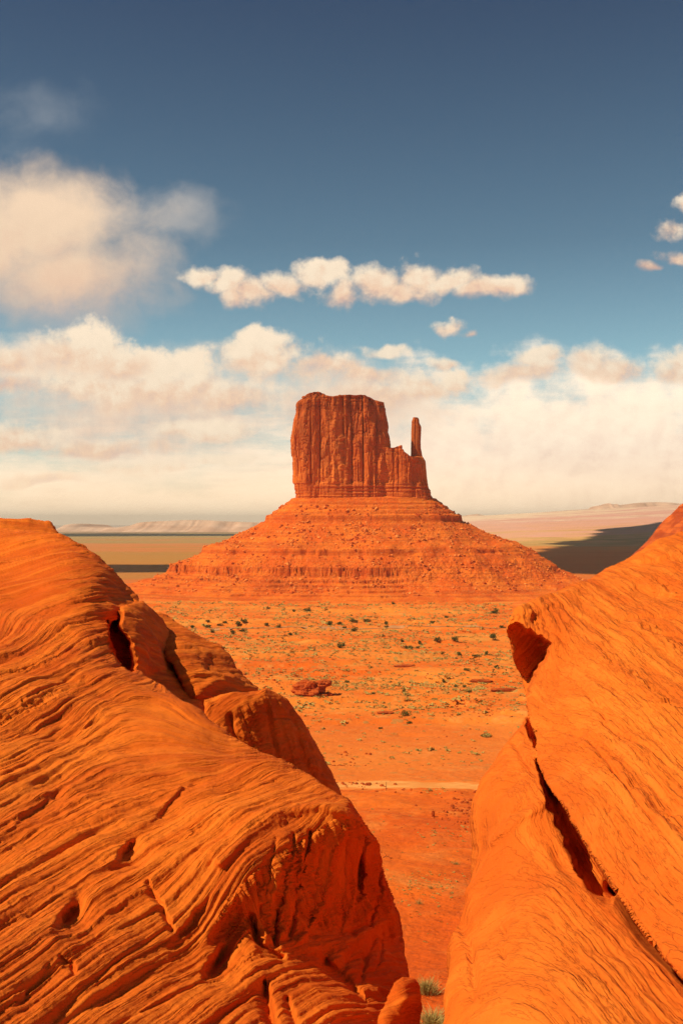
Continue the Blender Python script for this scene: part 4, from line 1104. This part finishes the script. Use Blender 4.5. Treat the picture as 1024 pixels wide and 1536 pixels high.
    # individual clumps on the near slope
    def clump(px, py, w, h, label, blades=260, green=0, name='grass_clump', r0=40):
        p = hit(px, py, r0, 300); s = w / F * p[1]; hh = h / F * p[1]
        rs = np.random.RandomState(int(px * 7 + py)); prt = []
        base = rs.normal(size=(blades, 2)) * .17 * s
        dirs = rs.normal(size=(blades, 2)) * .32 * s + base * .9
        ht = hh * (.35 + .65 * rs.rand(blades)); wd = s * .012
        tw = rs.rand(blades) * 6.28
        bx_, by_ = np.cos(tw) * wd, np.sin(tw) * wd
        z0 = np.full(blades, -.05)
        A = np.stack([base[:, 0] - bx_, base[:, 1] - by_, z0], -1); B_ = np.stack([base[:, 0] + bx_, base[:, 1] + by_, z0], -1)
        mid = base + dirs * .45
        Cc = np.stack([mid[:, 0] + bx_ * .8, mid[:, 1] + by_ * .8, ht * .65], -1); Dd = np.stack([mid[:, 0] - bx_ * .8, mid[:, 1] - by_ * .8, ht * .65], -1)
        tip = base + dirs
        E_ = np.stack([tip[:, 0] + bx_ * .15, tip[:, 1] + by_ * .15, ht], -1); F_ = np.stack([tip[:, 0] - bx_ * .15, tip[:, 1] - by_ * .15, ht], -1)
        co = np.stack([A, B_, Cc, Dd, E_, F_], 1).reshape(-1, 3); i0 = np.arange(blades)[:, None] * 6
        q = np.concatenate([i0 + [0, 1, 2, 3], i0 + [3, 2, 4, 5]])
        tn = np.repeat(rs.rand(blades), 6)
        if green:
            c2, q2, t2 = leaves(green, .38 * s, .38 * s, .42 * hh, .03 * s, rs, lobes=5)
            q = np.concatenate([q, q2 + len(co)]); co = np.concatenate([co, c2]); tn = np.concatenate([tn, t2 * .25])
        o = mesh_obj(name, co, q, M_GRASS, attrs={'tone': tn}, smooth=False); o.location = p
        tag(o, label, 'grass clump'); return o
    clump(640, 1492, 30, 24, 'bushy yellow green grass clump at the bottom of the gap beside the small boulder', 420, 500)
    clump(650, 1540, 40, 22, 'pale dry grass clump at the very bottom of the gap between the rocks', 520, 120)
    clump(646, 1334, 9, 7, 'tiny yellow tuft on the red slope, higher of the two mid slope tufts', 90, 60)
    clump(628, 1357, 11, 8, 'pale tuft on the red slope nearest the dark end face', 110, 30)
    clump(684, 1297, 12, 5, 'low green tuft on the red slope near the right rock', 90, 90)
    clump(644, 1187, 7, 7, 'small yellow tuft on the slope crest just below the pale road', 90, 40)
    # dead twig
    p = hit(578, 1288, 40, 300); s = p[1] / F
    tw = [tube([(-4 * s, 0, 2 * s), (1 * s, 0, 5 * s), (6 * s, 0, 3 * s), (12 * s, 1 * s, 1 * s)], [.5 * s, .45 * s, .35 * s, .2 * s], 5), tube([(1 * s, 0, 5 * s), (0, 0, 8 * s), (-2 * s, 0, 10 * s)], [.35 * s, .25 * s, .15 * s], 5), tube([(3 * s, 0, 4.5 * s), (7 * s, 0, 7 * s)], [.3 * s, .15 * s], 5)]
    co, q, _ = merge(tw); o = mesh_obj('dead_branch', co, q, M_BARK); o.location = p - np.array([0, 0, 1.5 * s]); tag(o, 'thin dead branch lying on the red slope beside the striped outcrop', 'branch')
build_plants()

def blob_rock(name, size, seed, mat, ledges=0, n=64, rough=.25):
    th = np.linspace(0, math.pi, n // 2); ph = np.linspace(0, 2 * math.pi, n, endpoint=False)
    T, Pp = np.meshgrid(th, ph, indexing='ij')
    v = np.stack([np.sin(T) * np.cos(Pp), np.sin(T) * np.sin(Pp), np.cos(T)], -1).reshape(-1, 3)
    box = 1 / (np.abs(v) ** 3.2).sum(1) ** (1 / 3.2)
    r = box * (1 + rough * fbm(v * 1.7 + seed, 4, seed=seed) + .08 * fbm(v * 6 + seed, 3, seed=seed))
    co = v * r[:, None]
    if ledges:
        lv = fbm(np.stack([0 * co[:, 0], 0 * co[:, 0], co[:, 2] * ledges], -1) + .15 * v, 3, seed=seed + 5)
        k = 1 + .16 * lv; co[:, :2] *= k[:, None]
    co = co * np.array(size) * .5
    q = grid_quads(len(th), n, wrap=True)
    if (vnormals(co, q) * co).sum() < 0: q = q[:, ::-1]
    return mesh_obj(name, co, q, mat)
def build_stones():
    m, g, b = new_mat('valley_rock', .95)
    P = g.node('ShaderNodeTexCoord').outputs['Object']
    l = g.noise(g.vmul(P, (.15, .15, 1.6)), 1.0, 4, .6); n = g.noise(P, .8, 5, .65)
    c = g.mix(g.ss(l, .4, .62), (.34, .052, .008), (.50, .095, .013)); c = g.mix(g.ss(n, .55, .72) * .5, c, (.60, .16, .03)); c = g.mix(g.ss(n, .46, .3) * .6, c, (.20, .03, .006))
    g.l.new(c, b.inputs['Base Color']); bump(g, b, n + l, .8, .3)
    # lone ledgy outcrop
    p = hit(482, 1044, 345); s = p[1] / F
    root = empty('ledgy_outcrop', p); tag(root, 'lone dark ledgy rock outcrop with shadowed hollows on the valley floor', 'rock outcrop')
    for nm, (dx, dy, dz), sz, sd in (('cap', (4, 0, 22), (20, 22, 9), 3), ('middle', (-4, 5, 14), (18, 20, 13), 4), ('base', (3, 2, 3), (24, 22, 9), 6), ('shelf', (-20, 8, 12), (36, 30, 24), 9), ('block', (12, -3, 2), (11, 9, 12), 12)):
        o = blob_rock(nm, tuple(q * s for q in sz), 600 + sd, m, ledges=3.0, n=96, rough=.5); o.parent = root; o.location = (dx * s, dy * s, (dz - 3) * s); o.rotation_euler = (0, 0, sd)
    for (px, py, w, h, lb) in [(720, 1022, 34, 4.5, 'long thin dark rock ledge in the valley left of the right slab'), (757, 1035, 40, 6, 'thick rock ledge tucked against the right slab in the valley'), (607, 999, 30, 4, 'low thin rock ledge in the middle of the valley floor'), (578, 1069, 24, 4, 'short low rock ledge beside the lone bush above the road'), (545, 1150, 0, 0, '')]:
        if not w: continue
        p = hit(px, py + h * .3, 345); s = p[1] / F
        o = blob_rock('rock_ledge', (w * s, 14 * s, h * s), 640 + int(px), m, ledges=2.5, n=96, rough=.3); o.location = p + np.array([0, 0, h * s * .22]); tag(o, lb, 'rock ledge')
    # standing stone and rubble on the near slope
    p = hit(649, 1226, 60, 300); s = p[1] / F
    o = blob_rock('standing_stone', (5 * s, 4 * s, 11 * s), 671, m, ledges=2, n=48); o.location = p + np.array([0, 0, 4 * s]); tag(o, 'small dark upright stone on the red slope below the road', 'stone')
    rs = np.random.RandomState(5); parts = []
    base = []
    for k in range(10):
        ob = blob_rock('tmp', (1, 1, .8), 700 + k, m, n=12); me = ob.data
        c = np.zeros(len(me.vertices) * 3); me.vertices.foreach_get('co', c); qq = np.zeros(len(me.polygons) * 4, int); me.polygons.foreach_get('vertices', qq)
        base.append((c.reshape(-1, 3), qq.reshape(-1, 4))); bpy.data.objects.remove(ob); bpy.data.meshes.remove(me)
    def strew(cx_, cy_, sx, sy, n, s0, s1, r0, r1, lo=1188):
        for _ in range(n):
            px, py = cx_ + rs.normal() * sx, cy_ + rs.normal() * sy
            if py < lo or py > 1545: continue
            p = hit(px, py, r0, r1); s = (s0 + (s1 - s0) * rs.rand() ** 2) / F * p[1]
            c, q = base[rs.randint(10)]
            a = rs.rand() * 6.28; R_ = np.array([[math.cos(a), -math.sin(a), 0], [math.sin(a), math.cos(a), 0], [0, 0, 1]])
            parts.append((c @ R_ * s * np.array([1, 1, .8 * rs.rand() + .4]) + p + [0, 0, .1 * s], q))
    strew(545, 1178, 24, 3, 40, 1.5, 7, 150, 262, 1170); strew(610, 1186, 40, 3, 30, 1, 4, 150, 262, 1176); strew(690, 1215, 16, 14, 110, 1.2, 6, 60, 300); strew(675, 1235, 20, 12, 60, 1, 4, 60, 300); strew(640, 1330, 40, 60, 60, .8, 2.5, 60, 300); strew(620, 1250, 50, 40, 40, .8, 3, 60, 300); strew(655, 1480, 14, 22, 26, 1, 5, 45, 300)
    strew(720, 1060, 30, 14, 90, 1, 4, 345, 900, 1000); strew(560, 1030, 120, 30, 160, .8, 3, 345, 1200, 960); strew(400, 1020, 30, 12, 60, 1, 5, 345, 1200, 980); strew(520, 1140, 20, 12, 40, 1, 5, 345, 500, 1100); strew(640, 1130, 60, 22, 60, .8, 2.6, 345, 500, 1090)
    co, q, _ = merge(parts)
    o = mesh_obj('rubble', co, q, m); tag(o, kind='stuff')
    # leafless marker pole by the road
    p = hit(579, 1186, 60, 300); s = p[1] / F
    co, q = tube([(0, 0, -.2), (0, 0, 6 * s), (0, 0, 13 * s)], [.35 * s, .33 * s, .3 * s], 8)
    o = mesh_obj('marker_pole', co, q, M_BARK); o.location = p; tag(o, 'thin pole standing at the near edge of the pale road', 'pole')
build_stones()

# ----------------------------------------------------------------------------------------------
# the air between here and the horizon
# ----------------------------------------------------------------------------------------------
def build_haze():
    m = bpy.data.materials.new('air'); m.use_nodes = True; t = m.node_tree; t.nodes.clear()
    o_ = t.nodes.new('ShaderNodeOutputMaterial'); v = t.nodes.new('ShaderNodeVolumePrincipled')
    v.inputs['Color'].default_value = (1.0, .90, .76, 1); v.inputs['Density'].default_value = HAZE_D; v.inputs['Density Attribute'].default_value = ''
    v.inputs['Anisotropy'].default_value = 0.0
    t.links.new(v.outputs[0], o_.inputs['Volume'])
    lo, hi, R = -160.0, 420.0, 62000.0
    co = np.array([(x, y, z) for z in (lo, hi) for y in (-R, R) for x in (-R, R)], float)
    q = np.array([[0, 2, 3, 1], [4, 5, 7, 6], [0, 1, 5, 4], [2, 6, 7, 3], [0, 4, 6, 2], [1, 3, 7, 5]])
    o = mesh_obj('haze', co, q, m, smooth=False); tag(o, kind='stuff')
HAZE_D = 3.0e-5
build_haze()
